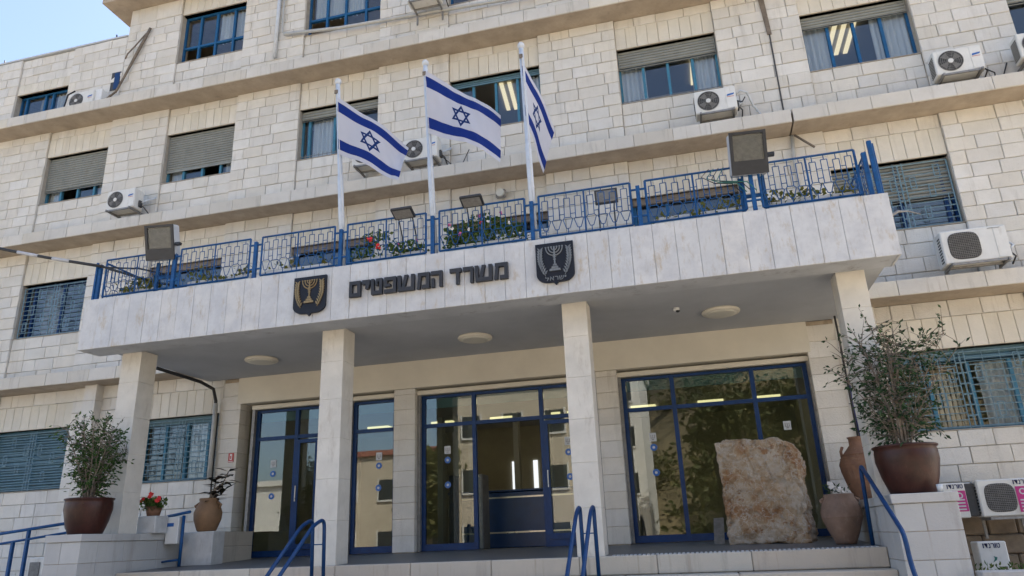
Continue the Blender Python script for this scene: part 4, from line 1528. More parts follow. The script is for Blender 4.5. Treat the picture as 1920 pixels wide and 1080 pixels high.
def planter(xa, xb, lab, nleaf, hgt, leaf, flowers=(), front=10.27, box='planter_white', tall=None):
    t = thing('flower_planter', lab, 'planter', ((xa + xb) / 2, front, 4.262), 'planters behind the canopy railing')
    b = MB()
    z0, z1 = 4.262, 4.47
    b.cbox(xa, xb, front, front + 0.20, z0, z1, 0.01)
    b.build('planter_box', box, t)
    MB().box(xa + 0.02, xb - 0.02, front + 0.02, front + 0.18, z1 + 0.001, z1 + 0.008).build('soil', 'soil', t)
    pts = []
    for k in range(nleaf):
        x = random.uniform(xa, xb)
        hh = hgt * (0.45 + 0.55 * abs(math.sin(x * 4.3 + 0.7))) if tall is None else hgt * tall(x)
        z = z1 - 0.06 + hh * random.random() ** 0.8
        y = front + 0.10 + random.uniform(-0.20, 0.14)
        pts.append(((x, y, z), (random.uniform(-1, 1), -0.6, random.uniform(-0.3, 1))))
    m = MB()
    leafset(m, pts, 0.075, 0.3, 0.75)
    m.build('foliage', leaf, t, fix=False)
    st = MB()
    for k in range(0):
        x = random.uniform(xa + 0.05, xb - 0.05)
        st.tube([(x, front + 0.1, z1), (x + random.uniform(-0.06, 0.06), front + random.uniform(-0.05, 0.15), z1 + hgt * 0.5)], 0.004, 4)
    for mat, ps, r in flowers:
        for p in ps:
            bloom(t, p, r, mat)
    return t


planter(-9.75, -9.0, 'white planter with yellowish shrub at the left end of the railing', 230, 0.24, 'dry_leaf')
planter(-8.35, -7.10, 'white planter with sparse yellow-green shoots left of the gold emblem', 210, 0.24, 'dry_leaf', tall=lambda x: 1.0 if (x < -7.9 or x > -7.4) else 0.25)
planter(-6.80, -5.60, 'white planter with a few pale blossoms above the gold emblem', 60, 0.16, 'dry_leaf', (('petal_white', [(-6.3, 10.22, 4.62), (-6.2, 10.25, 4.66)], 0.03),))
planter(-5.20, -3.95, 'white planter with bright red geraniums beside the leftmost flagpole', 420, 0.48, 'flower_leaf',
        (('petal_red', [(-4.82, 10.12, 4.72), (-4.66, 10.11, 4.56)], 0.05), ('petal_pink', [(-4.02, 10.2, 4.62), (-4.35, 10.2, 4.6)], 0.03)),
        tall=lambda x: 1.0 if -4.95 < x < -4.5 else 0.42)
planter(-3.55, -2.25, 'white planter overflowing with leaves and small pink blossoms between two flagpoles', 760, 0.50, 'flower_leaf',
        (('petal_pink', [(-3.45, 10.14, 4.78), (-3.28, 10.14, 4.60), (-2.95, 10.15, 4.86), (-2.6, 10.14, 4.86)], 0.035), ('petal_white', [(-3.4, 10.12, 4.70), (-3.12, 10.12, 4.64), (-2.45, 10.12, 4.66), (-2.8, 10.14, 4.75)], 0.03), ('petal_red', [(-2.92, 10.13, 4.74)], 0.03)),
        tall=lambda x: 0.55 + 0.45 * math.sin((x + 3.6) * 2.4))
planter(-0.25, 1.05, 'white planter with low green shoots left of the right floodlight', 160, 0.20, 'dry_leaf', tall=lambda x: 1.0 if x > 0.5 else 0.2)
planter(1.36, 2.62, 'white planter with low green shoots at the right end of the railing', 240, 0.20, 'dry_leaf', tall=lambda x: 1.0 if x < 2.2 else 0.4)

# ==================================================================== AIR CONDITIONERS
def ac_unit(lab, w=0.78, h=0.54, d=0.30, rad=0.205, fx=-0.13, rings=6, bracket=True, square=False, cat='air conditioner', group='outdoor units on the facade'):
    t = thing('air_conditioner', lab, cat, (0, 0, 0), group)
    MB().cbox(-w / 2, w / 2, 0, d, 0.04, h, 0.018).build('casing', 'ac_white', t)
    if square:  # dark plate on the flat casing stands in for the shaded fan hole
        q = []
        for k in range(32):
            a = 2 * math.pi * k / 32
            c, s = math.cos(a), math.sin(a)
            q.append((fx + rad * math.copysign(abs(c) ** 0.55, c), h / 2 + 0.02 + rad * math.copysign(abs(s) ** 0.55, s)))
        o = MB().prism_y(q, -0.004, -0.001).build('fan_shade_plate', 'ac_dark', t)
    else:
        o = MB().disc_y(fx, h / 2 + 0.02, rad, -0.004, -0.001, 32).build('fan_shade_plate', 'ac_dark', t)
    f = MB()
    for k in range(0 if square else 4):
        a = k * math.pi / 2 + 0.4
        pts = []
        for r, da in ((0.04, -0.25), (rad * 0.9, -0.1), (rad * 0.9, 0.62), (0.04, 0.4)):
            pts.append((fx + r * math.cos(a + da), h / 2 + 0.02 + r * math.sin(a + da)))
        f.prism_y(pts, -0.009, -0.006)
    g = MB()
    if square:
        for k in range(-7, 8):
            d = rad * k / 8.0
            q = rad * (1 - abs(k / 8.0) ** 3.6) ** (1 / 3.6) * 0.98
            g.bar((fx - q, -0.012, h / 2 + 0.02 + d), (fx + q, -0.012, h / 2 + 0.02 + d), 0.007)
            g.bar((fx + d, -0.008, h / 2 + 0.02 - q), (fx + d, -0.008, h / 2 + 0.02 + q), 0.005)
    else:
        f.build('fan_blades', 'ac_grille', o)
        MB().disc_y(fx, h / 2 + 0.02, 0.045, -0.022, -0.005, 16).build('fan_hub', 'ac_white', o)
    for k in range(1, 0 if square else rings + 1):
        g.disc_y(fx, h / 2 + 0.02, rad * k / rings, -0.020, -0.014, 32, rad * k / rings - 0.006)
    for k in range(0 if square else 10):
        a = k * math.pi / 5
        g.bar((fx + 0.04 * math.cos(a), -0.014, h / 2 + 0.02 + 0.04 * math.sin(a)), (fx + rad * math.cos(a), -0.012, h / 2 + 0.02 + rad * math.sin(a)), 0.004)
    g.build('fan_guard', 'ac_grille', o)
    MB().cbox(w / 2 - 0.19, w / 2 - 0.006, -0.008, -0.001, 0.06, h - 0.02, 0.003).build('service_panel', 'ac_white', t)
    s = MB()
    for k in range(9):
        zz = 0.09 + k * (h - 0.16) / 9
        s.box(-w / 2 - 0.006, -w / 2 - 0.001, 0.05, d - 0.04, zz, zz + 0.022)
    s.build('side_louvres', 'ac_dark', t)
    v = MB()
    v.cbox(w / 2 + 0.001, w / 2 + 0.045, d * 0.45, d * 0.8, 0.10, 0.26, 0.008)
    v.tube([(w / 2 + 0.04, d * 0.6, 0.16), (w / 2 + 0.10, d * 0.7, 0.10), (w / 2 + 0.09, d + 0.1, 0.02)], 0.014, 6)
    v.build('valves', 'ac_dark', t)
    MB().tube([(w / 2 + 0.03, d * 0.7, 0.22), (w / 2 + 0.12, d * 0.9, 0.30), (w / 2 + 0.14, d + 0.16, 0.42), (w / 2 + 0.13, d + 0.24, 0.50)], 0.020, 8).build('pipe', 'pole_white', t, True)
    if bracket:
        b = MB()
        for x in (-w / 2 + 0.07, w / 2 - 0.09):
            b.box(x, x + 0.035, -0.06, d + 0.18, -0.005, 0.038)
            b.box(x, x + 0.035, d + 0.145, d + 0.18, -0.26, -0.005)
        b.box(-w / 2 + 0.107, w / 2 - 0.092, -0.03, 0.0, 0.0, 0.034)
        b.box(-w / 2 + 0.107, w / 2 - 0.092, d - 0.03, d, 0.0, 0.034)
        b.build('bracket', 'metal_grey', t)
    return t


def label_swoosh(root, w, h):
    m = MB()
    x0 = w / 2 - 0.17
    m.prism_y([(x0, h * 0.60), (x0 + 0.13, h * 0.64), (x0 + 0.14, h * 0.70), (x0 + 0.01, h * 0.67)], -0.013, -0.010)
    m.build('brand_mark', 'sticker_blue', root)
    MB().box(x0, x0 + 0.13, -0.013, -0.010, h * 0.56, h * 0.575).build('brand_line', 'sign_red', root)


ac = ac_unit('white outdoor unit beside the leftmost shuttered window of the middle row')
label_swoosh(ac, 0.78, 0.54)
AC_SPOTS = [((-4.98, 12.74, 7.58), 'white outdoor unit on the ledge behind the middle flagpole'),
            ((1.09, 12.74, 7.54), 'white outdoor unit below the half-shuttered window left of the expansion joint'),
            ((5.33, 12.74, 7.52), 'white outdoor unit on the ledge at upper right, between two windows'),
            ((6.72, 12.78, 7.62), 'outdoor unit cut off by the right edge of the picture, upper row'),
            ((-4.90, 12.70, 11.66), 'outdoor unit at the top edge, seen only from below'),
            ((-14.36, 12.95, 10.80), 'outdoor unit half hidden by the top ledge at far left'),
            ((-6.18, 12.80, 7.70), 'outdoor unit mostly hidden behind the leftmost flag')]
for loc, lab in AC_SPOTS:
    copy_thing(ac, loc, lab)
ac.location = (-12.45, 12.74, 7.58)
for (x, y, z), lab in (((5.33, 12.74, 7.52), 'thin black drain hose hanging from the upper right outdoor unit'), ((-4.98, 12.74, 7.58), 'thin black drain hose hanging beside the middle flagpole unit')):
    q = thing('drain_hose', lab, 'hose', (x + 0.45, y, z))
    MB().tube([(x + 0.42, y + 0.15, z + 0.12), (x + 0.55, y + 0.12, z - 0.02), (x + 0.62, y + 0.30, z - 0.06), (x + 0.80, y + 0.46, z + 0.02), (x + 0.95, y + 0.48, z + 0.35)], 0.011, 6).build('hose', 'cable_black', q, True)
ac5 = ac_unit('large cream outdoor unit with square fan guard, right of the canopy', 0.98, 0.62, 0.36, 0.235, -0.16, 9, True, True)
text_mesh('~', 0.22, 0.40, 0.565, 0.58, -0.013, 0.004, 'metal_grey', ac5, 'brand_mark', 0.02)
ac5.location = (4.77, 12.60, 3.92)

# garden units right of the entrance, with shop lettering
for x0, y0, z0, w, h, rad, lab, pink in ((3.56, 12.45, 0.02, 0.36, 0.50, 0, 'narrow white unit with pink sticker behind the right stair pedestal', True),
                                         (4.22, 12.40, -0.02, 0.68, 0.56, 0.20, 'white outdoor unit with round black fan guard behind the right stair pedestal', True),
                                         (3.74, 11.9, -0.74, 0.36, 0.44, 0, 'small white cabinet with blue Hebrew lettering low behind the right stair pedestal', False)):
    if rad:
        t = ac_unit(lab, w, h, 0.28, rad, -0.06, 9, True, True, group='outdoor units behind the right pedestal')
    else:
        t = thing('air_conditioner' if pink else 'white_cabinet', lab, 'air conditioner' if pink else 'cabinet', (0, 0, 0), 'outdoor units behind the right pedestal' if pink else None)
        MB().cbox(-w / 2, w / 2, 0, 0.28, 0, h, 0.014).build('casing', 'ac_white', t)
        if pink:
            MB().cbox(w / 2 + 0.002, w / 2 + 0.13, 0.02, 0.26, 0.02, h - 0.02, 0.008).build('fins', 'ac_dark', t)
    word = 'ודנרוט'
    xx = (w / 2 - 0.20) if rad else (-0.06 if pink else -0.115)
    ww = 0.042
    zt = h - 0.085
    for ch in word:
        cw = ww * (0.34 if ch == 'ו' else 0.6 if ch == 'נ' else 1.0)
        text_mesh(ch, xx, xx + cw, zt, zt + 0.062, -0.014 if rad else -0.004, 0.003, 'ink_blue', t, 'letter', 0.0 if ch == 'ד' else 0.022)
        xx += cw + 0.007
    if pink:
        px = (w / 2 - 0.19) if rad else 0.0
        MB().box(px, px + 0.17, -0.0145 if rad else -0.005, -0.0115 if rad else -0.002, 0.09, zt - 0.03).build('pink_sticker', 'sticker_pink', t)
        MB().disc_y(px + 0.085, zt - 0.10, 0.045, -0.018 if rad else -0.008, -0.015 if rad else -0.006, 16, 0.028).build('sticker_ring', 'sticker_pale', t)
        for k in range(4):
            MB().box(px + 0.03, px + 0.14, -0.018 if rad else -0.008, -0.015 if rad else -0.006, 0.11 + k * 0.045, 0.13 + k * 0.045).build('sticker_line', 'sticker_pale', t)
    else:
        m = MB().prism_y([(-0.03, 0.17), (0.02, 0.20), (0.035, 0.235), (-0.01, 0.25), (0.0, 0.225), (-0.005, 0.21)], -0.005, -0.002)
        m.build('brand_mark', 'wire_green', t)
        MB().box(0.04, 0.13, -0.005, -0.002, 0.08, 0.115).build('sticker', 'pipe_rust', t)
    t.location = (x0, y0, z0)

# left ground-level units behind the ramp rail
t = ac_unit('small outdoor unit with black fan low on the far left wall behind the brown pot', 0.62, 0.5, 0.26, 0.17, 0.0, 6, True)
t.location = (-12.3, 12.6, 0.36)
for x, lab in ((-12.5, 'pale service cabinet behind the blue ramp rail at lower left'),):
    t = thing('service_cabinet', lab, 'cabinet', (x, 12.3, -0.55))
    MB().cbox(x - 0.3, x + 0.3, 12.2, 12.5, -0.55, 0.0, 0.015).build('casing', 'ac_white', t)
    MB().cbox(x - 0.24, x + 0.0, 12.18, 12.198, -0.50, -0.08, 0.006).build('panel', 'ac_grille', t)

# ==================================================================== STAIR PEDESTALS, POTS, PLANTS
def pedestal(x0, x1, y0, y1, z1, lab, mat='cheek_stone'):
    t = thing('stair_pedestal', lab, 'pedestal', ((x0 + x1) / 2, y0, GZ), 'stair pedestals')
    core = MB().box(x0 + 0.012, x1 - 0.012, y0 + 0.012, y1, GZ, z1 - 0.11).build('core', 'mortar', t)
    zs = [GZ, -1.32, -1.02, -0.72, -0.42, -0.11, z1 - 0.11]
    for i in range(len(zs) - 1):
        a, b = zs[i] + 0.002, zs[i + 1] - 0.003
        off = 0.0 if i % 2 else 0.30
        y = y0
        # two stones on the front, a run of stones down each side
        xm = x0 + (x1 - x0) * (0.45 if i % 2 else 1.0)
        if i % 2:
            MB().cbox(x0, xm - 0.002, y0, y0 + 0.35, a, b, 0.005).build('pedestal_stone', mat, t)
            MB().cbox(xm + 0.002, x1, y0, y0 + 0.35, a, b, 0.005).build('pedestal_stone', mat, t)
        else:
            MB().cbox(x0, x1, y0, y0 + 0.35, a, b, 0.005).build('pedestal_stone', mat, t)
        y = y0 + 0.353
        k = 0
        while y < y1 - 0.02:
            y2 = min(y + (0.55 if (k + i) % 2 else 0.78), y1)
            MB().cbox(x0, x1, y, y2 - 0.004, a, b, 0.005).build('pedestal_stone', mat, t)
            y = y2
            k += 1
    y = y0 - 0.02
    k = 0
    while y < y1 - 0.02:
        y2 = min(y + 0.62, y1)
        MB().cbox(x0 - 0.02, x1 + 0.02, y, y2 - 0.003, z1 - 0.108, z1, 0.006).build('cap_stone', mat, t)
        y = y2
        k += 1
    return t


pedestal(-9.85, -9.22, 9.66, 12.3, 0.312, 'white stone stair pedestal carrying the left brown pot and column')
pedestal(2.12, 2.80, 9.67, 13.2, 0.312, 'white stone stair pedestal carrying the right brown pot and column')


def big_pot(cx, cy, z, r, h, name_t):
    prof = [(r * 0.66, z), (r * 0.70, z + 0.02), (r * 0.86, z + h * 0.35), (r * 0.97, z + h * 0.68), (r * 0.965, z + h * 0.86), (r * 0.94, z + h * 0.93), (r * 1.0, z + h * 0.955), (r * 1.01, z + h * 0.985), (r * 0.97, z + h), (r * 0.90, z + h * 0.99), (r * 0.90, z + h * 0.93)]
    o = MB().lathe(prof, cx, cy, 40)
    o = o.build('pot', 'glazed_pot', name_t, True)
    MB().lathe([(r * 0.89, z + h * 0.90), (r * 0.89, z + h * 0.935)], cx, cy, 24).build('soil', 'soil', name_t)
    return o


def shrub(t, cx, cy, z, stems, leaf, nleaf, size, spread, hgt, lean=(0, 0), seed=1, bark_r=0.022):
    random.seed(seed)
    br = MB()
    tips = []
    for s in range(stems):
        a = s / stems * 6.283 + random.uniform(-0.4, 0.4)
        q = random.uniform(0.35, 1.0)
        end = Vector((cx + lean[0] + math.cos(a) * spread * q, cy + lean[1] + math.sin(a) * spread * 0.8 * q, z + hgt * (1.0 - 0.40 * q * random.random() - 0.12)))
        st = Vector((cx + math.cos(a) * 0.06, cy + math.sin(a) * 0.06, z - 0.03))
        mid = st.lerp(end, 0.45) + Vector((-math.cos(a) * spread * 0.10, 0, hgt * 0.10))
        pts = [st]
        for k in range(1, 9):
            u = k / 8
            p = st * (1 - u) ** 2 + mid * 2 * u * (1 - u) + end * u * u
            pts.append(p + Vector((random.uniform(-1, 1), random.uniform(-1, 1), 0)) * 0.012)
        br.tube(pts, [bark_r * (1 - 0.8 * k / 8) for k in range(9)], 6)
        for k in range(1, 9):
            for w in range(4):
                d = Vector((random.uniform(-1, 1), random.uniform(-1, 1), random.uniform(-0.35, 0.9))).normalized() * random.uniform(0.14, 0.34) * (hgt / 1.3)
                e = pts[k] + d
                br.tube([pts[k], pts[k] + d * 0.55 + Vector((0, 0, 0.02)), e], [0.006, 0.004, 0.002], 4)
                tips.append((pts[k], e))
    br.build('trunk', 'bark', t, True)
    ls = []
    for k in range(nleaf):
        p, e = random.choice(tips)
        u = random.uniform(0.25, 1.08)
        q = p.lerp(e, u) + Vector((random.uniform(-1, 1), random.uniform(-1, 1), random.uniform(-1, 1))) * 0.025
        ls.append((tuple(q), tuple((e - p).normalized())))
    m = MB()
    leafset(m, ls, size, 0.3, 0.42)
    m.build('crown', leaf, t, fix=False)


t = thing('potted_tree', 'small-leaved shrub in a round dark brown pot on the left stair pedestal', 'potted plant', (-9.53, 10.05, 0.312))
big_pot(-9.53, 10.05, 0.313, 0.36, 0.55, t)
shrub(t, -9.55, 10.05, 0.84, 14, 'ficus_leaf', 2700, 0.066, 0.58, 1.36, (0.0, 0), 3, 0.017)
t = thing('potted_tree', 'dark bushy tree in a round brown pot on the right stair pedestal', 'potted plant', (2.46, 10.07, 0.312))
big_pot(2.46, 10.07, 0.313, 0.37, 0.58, t)
shrub(t, 2.45, 10.07, 0.86, 17, 'dark_leaf', 2200, 0.072, 0.74, 1.64, (0.0, 0), 8, 0.014)
random.seed(21)

# cup left on the right pedestal
MB().lathe([(0.028, 0.313), (0.036, 0.40), (0.032, 0.40), (0.026, 0.32)], 2.66, 9.72, 14).build('cup', 'sticker_pale', None, True)
tag(bpy.data.objects['cup'], 'small clear plastic cup on the front edge of the right pedestal', 'cup')

# terracotta flower box and red geraniums left
t = thing('flower_planter', 'pale square planter with red geraniums behind the left column', 'planter', (-9.3, 11.2, 0.312))
MB().cbox(-9.48, -9.12, 11.1, 11.42, 0.313, 0.60, 0.012).build('planter_box', 'marble_white', t)
MB().lathe([(0.10, 0.601), (0.14, 0.76), (0.13, 0.76)], -9.3, 11.25, 18).build('inner_pot', 'terracotta', t, True)
m = MB()
leafset(m, [((-9.3 + random.gauss(0, 0.12), 11.22 + random.gauss(0, 0.07), 0.70 + random.random() * 0.18), (0, -0.5, 0.6)) for k in range(260)], 0.07, 0.3, 0.8)
m.build('foliage', 'flower_leaf', t, fix=False)
for p in ((-9.42, 11.08, 0.86), (-9.10, 11.08, 0.87), (-9.27, 11.08, 0.95)):
    bloom(t, p, 0.06, 'petal_red')

# jar with dark leaves on a marble block
t = thing('marble_block', 'white marble block under the ochre jar', 'block', (-8.77, 11.8, FLOOR_F + 0.05))
MB().cbox(-9.08, -8.47, 11.8, 12.15, -0.245, 0.325, 0.012).build('block', 'marble_white', t)
t2 = thing('stone_ledge', 'low stone ledge beside the marble block and left entrance pilaster', 'ledge', (-8.7, 12.6, -0.22))
for a, b in ((-0.235, 0.06), (0.063, 0.322)):
    MB().cbox(-9.08, -8.60, 12.16, 13.22, a, b, 0.006).build('ledge_stone', 'step_stone', t2)


def jar(cx, cy, z, prof, mat, t, handles=()):
    MB().lathe([(r, z + h) for r, h in prof], cx, cy, 36).build('jar', mat, t, True)
    if handles:
        for s, (h0, h1, r0, off) in handles:
            m = MB()
            m.tube([(cx + s * r0, cy, z + h0), (cx + s * (r0 + off), cy - 0.02, z + (h0 + h1) / 2 + 0.02), (cx + s * r0 * 0.9, cy, z + h1)], 0.022, 8)
            m.build('handle', mat, t, True)


t = thing('potted_plant', 'ochre clay jar with dark rubber plant leaves on the marble block', 'potted plant', (-8.72, 11.95, 0.326))
jar(-8.72, 11.95, 0.327, [(0.15, 0), (0.17, 0.02), (0.235, 0.20), (0.245, 0.32), (0.20, 0.44), (0.155, 0.50), (0.17, 0.55), (0.165, 0.57), (0.13, 0.57), (0.12, 0.50)], 'ochre_clay', t, ((-1, (0.36, 0.50, 0.20, 0.07)), (1, (0.36, 0.50, 0.20, 0.07))))
st, lv = MB(), MB()
for k in range(5):
    a = k * 1.3
    e = Vector((-8.72 + (0.05 + 0.09 * k) * (0.5 if k % 2 else 1.0), 11.95 + 0.1 * math.sin(a), 1.00 + 0.085 * k))
    st.tube([(-8.72, 11.95, 0.86), ((-8.72 + e.x) / 2, 11.95, 1.05), tuple(e)], 0.010, 6)
    for j in range(9):
        ang = j * 2.4
        d = Vector((math.cos(ang), math.sin(ang) * 0.6 - 0.3, random.uniform(-0.2, 0.5))).normalized()
        p = e + Vector((0, 0, -0.05 * (j % 4)))
        L = random.uniform(0.20, 0.30)
        s = d.cross(Vector((0, 0, 1))).normalized() * 0.065
        lv.add([tuple(p), tuple(p + d * L * 0.4 + s), tuple(p + d * L + Vector((0, 0, -0.05))), tuple(p + d * L * 0.4 - s), tuple(p + d * L * 0.45 + Vector((0, 0, -0.018)))], [(0, 1, 4), (1, 2, 4), (2, 3, 4), (3, 0, 4)])
tag(st.build('stems', 'bark', t), None, kind='stuff')
lv.build('leaves', 'rubber_leaf', t, fix=False)

# raw boulder in front of the right screen
def boulder():
    bm = bmesh.new()
    bmesh.ops.create_cube(bm, size=1.0)
    bmesh.ops.subdivide_edges(bm, edges=bm.edges, cuts=58, use_grid_fill=True)
    for v in bm.verts:
        x, y, z = v.co
        rx, ry, rz = x, y, z
        # rounded corners
        k = Vector((x, y, z))
        big = sorted((abs(x), abs(y), abs(z)))
        edge = max(0.0, big[1] - 0.40) * max(0.0, big[2] - 0.40) * 3.5
        k = k * (1 - min(0.10, edge))
        X = k.x * 1.20
        Y = k.y * 0.66
        Z = k.z * 1.56
        if k.x > 0.28 and k.z > 0.28:
            q = (k.x - 0.28) + (k.z - 0.28)
            X -= max(0, q - 0.14) * 0.30
            Z -= max(0, q - 0.14) * 0.26
        X += 0.015 * k.z * (-1 if k.x > 0 else -1.5)
        p = Vector((X, Y, Z))
        n1 = noise.fractal(p * 1.7 + Vector((3, 7, 1)), 1.0, 2.0, 5)
        n2 = noise.fractal(p * 6.5 + Vector((9, 2, 5)), 0.9, 2.0, 5)
        nrm = Vector((x if abs(x) > 0.45 else 0, y if abs(y) > 0.45 else 0, z if abs(z) > 0.45 else 0))
        if nrm.length > 0:
            nrm.normalize()
        n3 = 1 - 2 * abs(noise.fractal(p * 4.0 + Vector((5, 1, 8)), 1.0, 2.1, 4))
        n4 = math.floor(noise.noise(p * 5.0) * 4) / 4
        p += nrm * (n1 * 0.045 + n2 * 0.034 - max(0, n3 - 0.72) * 0.13 + n4 * 0.030)
        v.co = p
    me = bpy.data.meshes.new('boulder')
    bm.to_mesh(me)
    bm.free()
    me.polygons.foreach_set('use_smooth', [True] * len(me.polygons))
    me.materials.append(MATS['raw_rock'])
    o = bpy.data.objects.new('boulder', me)
    COL.objects.link(o)
    o.location = (0.92, 12.32, 0.53)
    o.rotation_euler = (0, 0, R(-17))
    tag(o, 'rough orange and white limestone block standing before the right glass front', 'boulder')


boulder()
t = thing('clay_jar', 'squat brown clay jar with white flowers beside the boulder', 'jar', (1.80, 11.3, FLOOR_F + 0.03))
jar(1.80, 11.3, -0.252, [(0.13, 0), (0.14, 0.03), (0.20, 0.16), (0.262, 0.33), (0.27, 0.42), (0.235, 0.54), (0.195, 0.61), (0.20, 0.64), (0.19, 0.655), (0.15, 0.65), (0.14, 0.58)], 'brown_clay', t, ((-1, (0.50, 0.61, 0.20, 0.05)), (1, (0.50, 0.61, 0.20, 0.05))))
MB().lathe([(0.263, 0.085), (0.272, 0.095), (0.266, 0.11)], 1.80, 11.3, 36, False).build('ridge', 'brown_clay', t, True)
for p in ((1.70, 11.2, 0.52), (1.83, 11.2, 0.45)):
    bloom(t, p, 0.055, 'petal_white')
m = MB()
leafset(m, [((1.78 + random.gauss(0, 0.08), 11.25, 0.41 + random.random() * 0.1), (0, -0.4, 0.7)) for k in range(50)], 0.06)
m.build('foliage', 'dark_leaf', t, fix=False)
t = thing('clay_amphora', 'tall terracotta amphora with handle, half hidden behind the right column', 'amphora', (2.33, 12.4, 0.312))
jar(2.38, 12.4, 0.313, [(0.13, 0), (0.16, 0.03), (0.24, 0.22), (0.30, 0.45), (0.31, 0.56), (0.26, 0.68), (0.17, 0.78), (0.12, 0.84), (0.12, 0.93), (0.14, 0.96), (0.10, 0.96)], 'terracotta', t, ((-1, (0.64, 0.82, 0.25, 0.01)),))
rg = MB()
for k in range(9):
    zz = 0.313 + 0.28 + k * 0.05
    rr = 0.312 - 0.013 * abs(k - 5)
    rg.lathe([(rr - 0.01, zz), (rr + 0.004, zz + 0.010), (rr - 0.01, zz + 0.020)], 2.38, 12.4, 32, False)
rg.build('throwing_rings', 'terracotta', t, True)
t = thing('leaning_board', 'thin grey board leaning at the foot of the right glass front', 'board', (0.12, 12.6, -0.2))
MB().add([(0.06, 12.5, -0.215), (0.22, 12.5, -0.215), (0.22, 12.53, -0.215), (0.06, 12.53, -0.215), (0.10, 12.9, 0.18), (0.26, 12.9, 0.18), (0.26, 12.93, 0.18), (0.10, 12.93, 0.18)],
         [(0, 1, 2, 3), (4, 5, 6, 7), (0, 1, 5, 4), (1, 2, 6, 5), (2, 3, 7, 6), (3, 0, 4, 7)]).build('board', 'metal_grey', t)

# ==================================================================== HANDRAILS
def handrail(pts_list, lab, links=()):
    t = thing('handrail', lab, 'handrail', pts_list[0][-1], 'blue stair handrails')
    for pts in pts_list:
        # round the bends
        q = []
        V = [Vector(p) for p in pts]
        q.append(V[0])
        for i in range(1, len(V) - 1):
            a, b, c = V[i - 1], V[i], V[i + 1]
            r = min(0.13, (a - b).length * 0.4, (c - b).length * 0.4)
            p0, p2 = b + (a - b).normalized() * r, b + (c - b).normalized() * r
            for k in range(7):
                u = k / 6
                q.append(p0 * (1 - u) ** 2 + b * 2 * u * (1 - u) + p2 * u * u)
        q.append(V[-1])
        MB().tube(q, 0.026, 12).build('rail', 'handrail_blue', t, True)
    for a, b in links:
        MB().tube([a, b], 0.009, 6).build('link', 'rail_blue', t)
    return t


for x, lab in ((-5.46, 'pair of blue tube handrails in front of the second column from the left'), (-1.60, 'pair of blue tube handrails in front of the third column from the left')):
    P = []
    for d in (0.0, 0.18):
        P.append([(x + d, 7.9, -1.0), (x + d, 9.55, 0.27), (x + d, 9.86, 0.37), (x + d, 9.90, -0.535)])
    h = handrail(P, lab, [((x + 0.02, 9.89, 0.02), (x + 0.16, 9.89, 0.02))])
    MB().cbox(x - 0.06, x + 0.24, 9.83, 9.97, -0.545, -0.528, 0.004).build('foot_plate', 'black_paint', h)
handrail([[(2.02, 8.2, -1.45), (2.02, 8.97, -0.42), (2.02, 9.0, -0.12), (2.02, 10.60, 0.74), (2.02, 10.74, -0.268)]], 'single blue tube handrail against the right stair pedestal')

# ramp railing far left
t = thing('ramp_railing', 'blue ramp railing with two bars at the lower left edge', 'railing', (-12.4, 11.5, -0.6))
MB().tube([(-14.5, 11.5, 0.30), (-11.2, 11.5, 0.585)], 0.028, 10).build('rail', 'rail_blue', t, True)
MB().tube([(-14.5, 11.5, 0.10), (-11.2, 11.5, 0.42)], 0.022, 10).build('rail', 'rail_blue', t, True)
for x, zt in ((-13.2, 0.40), (-12.16, 0.48), (-12.48, 0.30)):
    MB().cbox(x - 0.028, x + 0.028, 11.47, 11.53, -0.7, zt, 0.006).build('post', 'rail_blue', t)
struct(MB().box(-24, -9.9, 11.3, 13.3, GZ, -0.62).build('ramp', 'cheek_stone'))
# white meter box on a blue stand between left pedestal and marble block
t = thing('meter_box', 'white electric box with blue label on a blue stand behind the left pedestal', 'box', (-9.0, 11.55, -0.25))
MB().cbox(-9.18, -8.93, 11.45, 11.62, 0.13, 0.58, 0.012).build('casing', 'plastic_white', t)
MB().box(-9.15, -9.02, 11.444, 11.449, 0.42, 0.48).build('label_patch', 'sticker_blue', t)
MB().tube([(-8.87, 11.5, -0.24), (-8.87, 11.5, 0.60)], 0.028, 10).build('stand_post', 'rail_blue', t, True)
MB().tube([(-9.20, 11.5, 0.595), (-8.75, 11.5, 0.655)], 0.026, 10).build('stand_bar', 'rail_blue', t, True)
MB().tube([(-9.25, 11.5, -0.16), (-8.90, 11.5, -0.13)], 0.018, 8).build('stand_bar', 'rail_blue', t, True)

# ==================================================================== SMALL FITTINGS
for x, y, lab in ((-7.86, 11.95, 'round flat ceiling lamp under the canopy, left of the second column'), (-3.62, 11.98, 'round flat ceiling lamp under the canopy, between the two middle columns'), (0.61, 11.98, 'round flat ceiling lamp under the canopy, above the boulder')):
    t = thing('ceiling_lamp', lab, 'ceiling lamp', (x, y, 3.36), 'ceiling lamps under the canopy')
    MB().lathe([(0.30, 3.404), (0.31, 3.385), (0.30, 3.365), (0.27, 3.352)], x, y, 36).build('rim', 'beige_plaster', t, True)
    MB().lathe([(0.268, 3.355), (0.20, 3.338), (0.10, 3.330), (0.01, 3.328)], x, y, 36).build('diffuser', 'lamp_shade', t, True)
t = thing('ceiling_camera', 'small dome camera under the canopy, left of the right ceiling lamp', 'camera', (-0.09, 11.54, 3.37))
MB().lathe([(0.05, 3.404), (0.05, 3.375), (0.04, 3.35)], -0.09, 11.54, 18).build('base', 'plastic_white', t, True)
MB().lathe([(0.036, 3.352), (0.026, 3.33), (0.004, 3.322)], -0.07, 11.52, 16).build('lens_dome', 'black_paint', t, True)
t = thing('wall_lamp', 'round bulkhead lamp on the wall between two flagpoles', 'wall lamp', (-3.36, 13.22, 6.7))
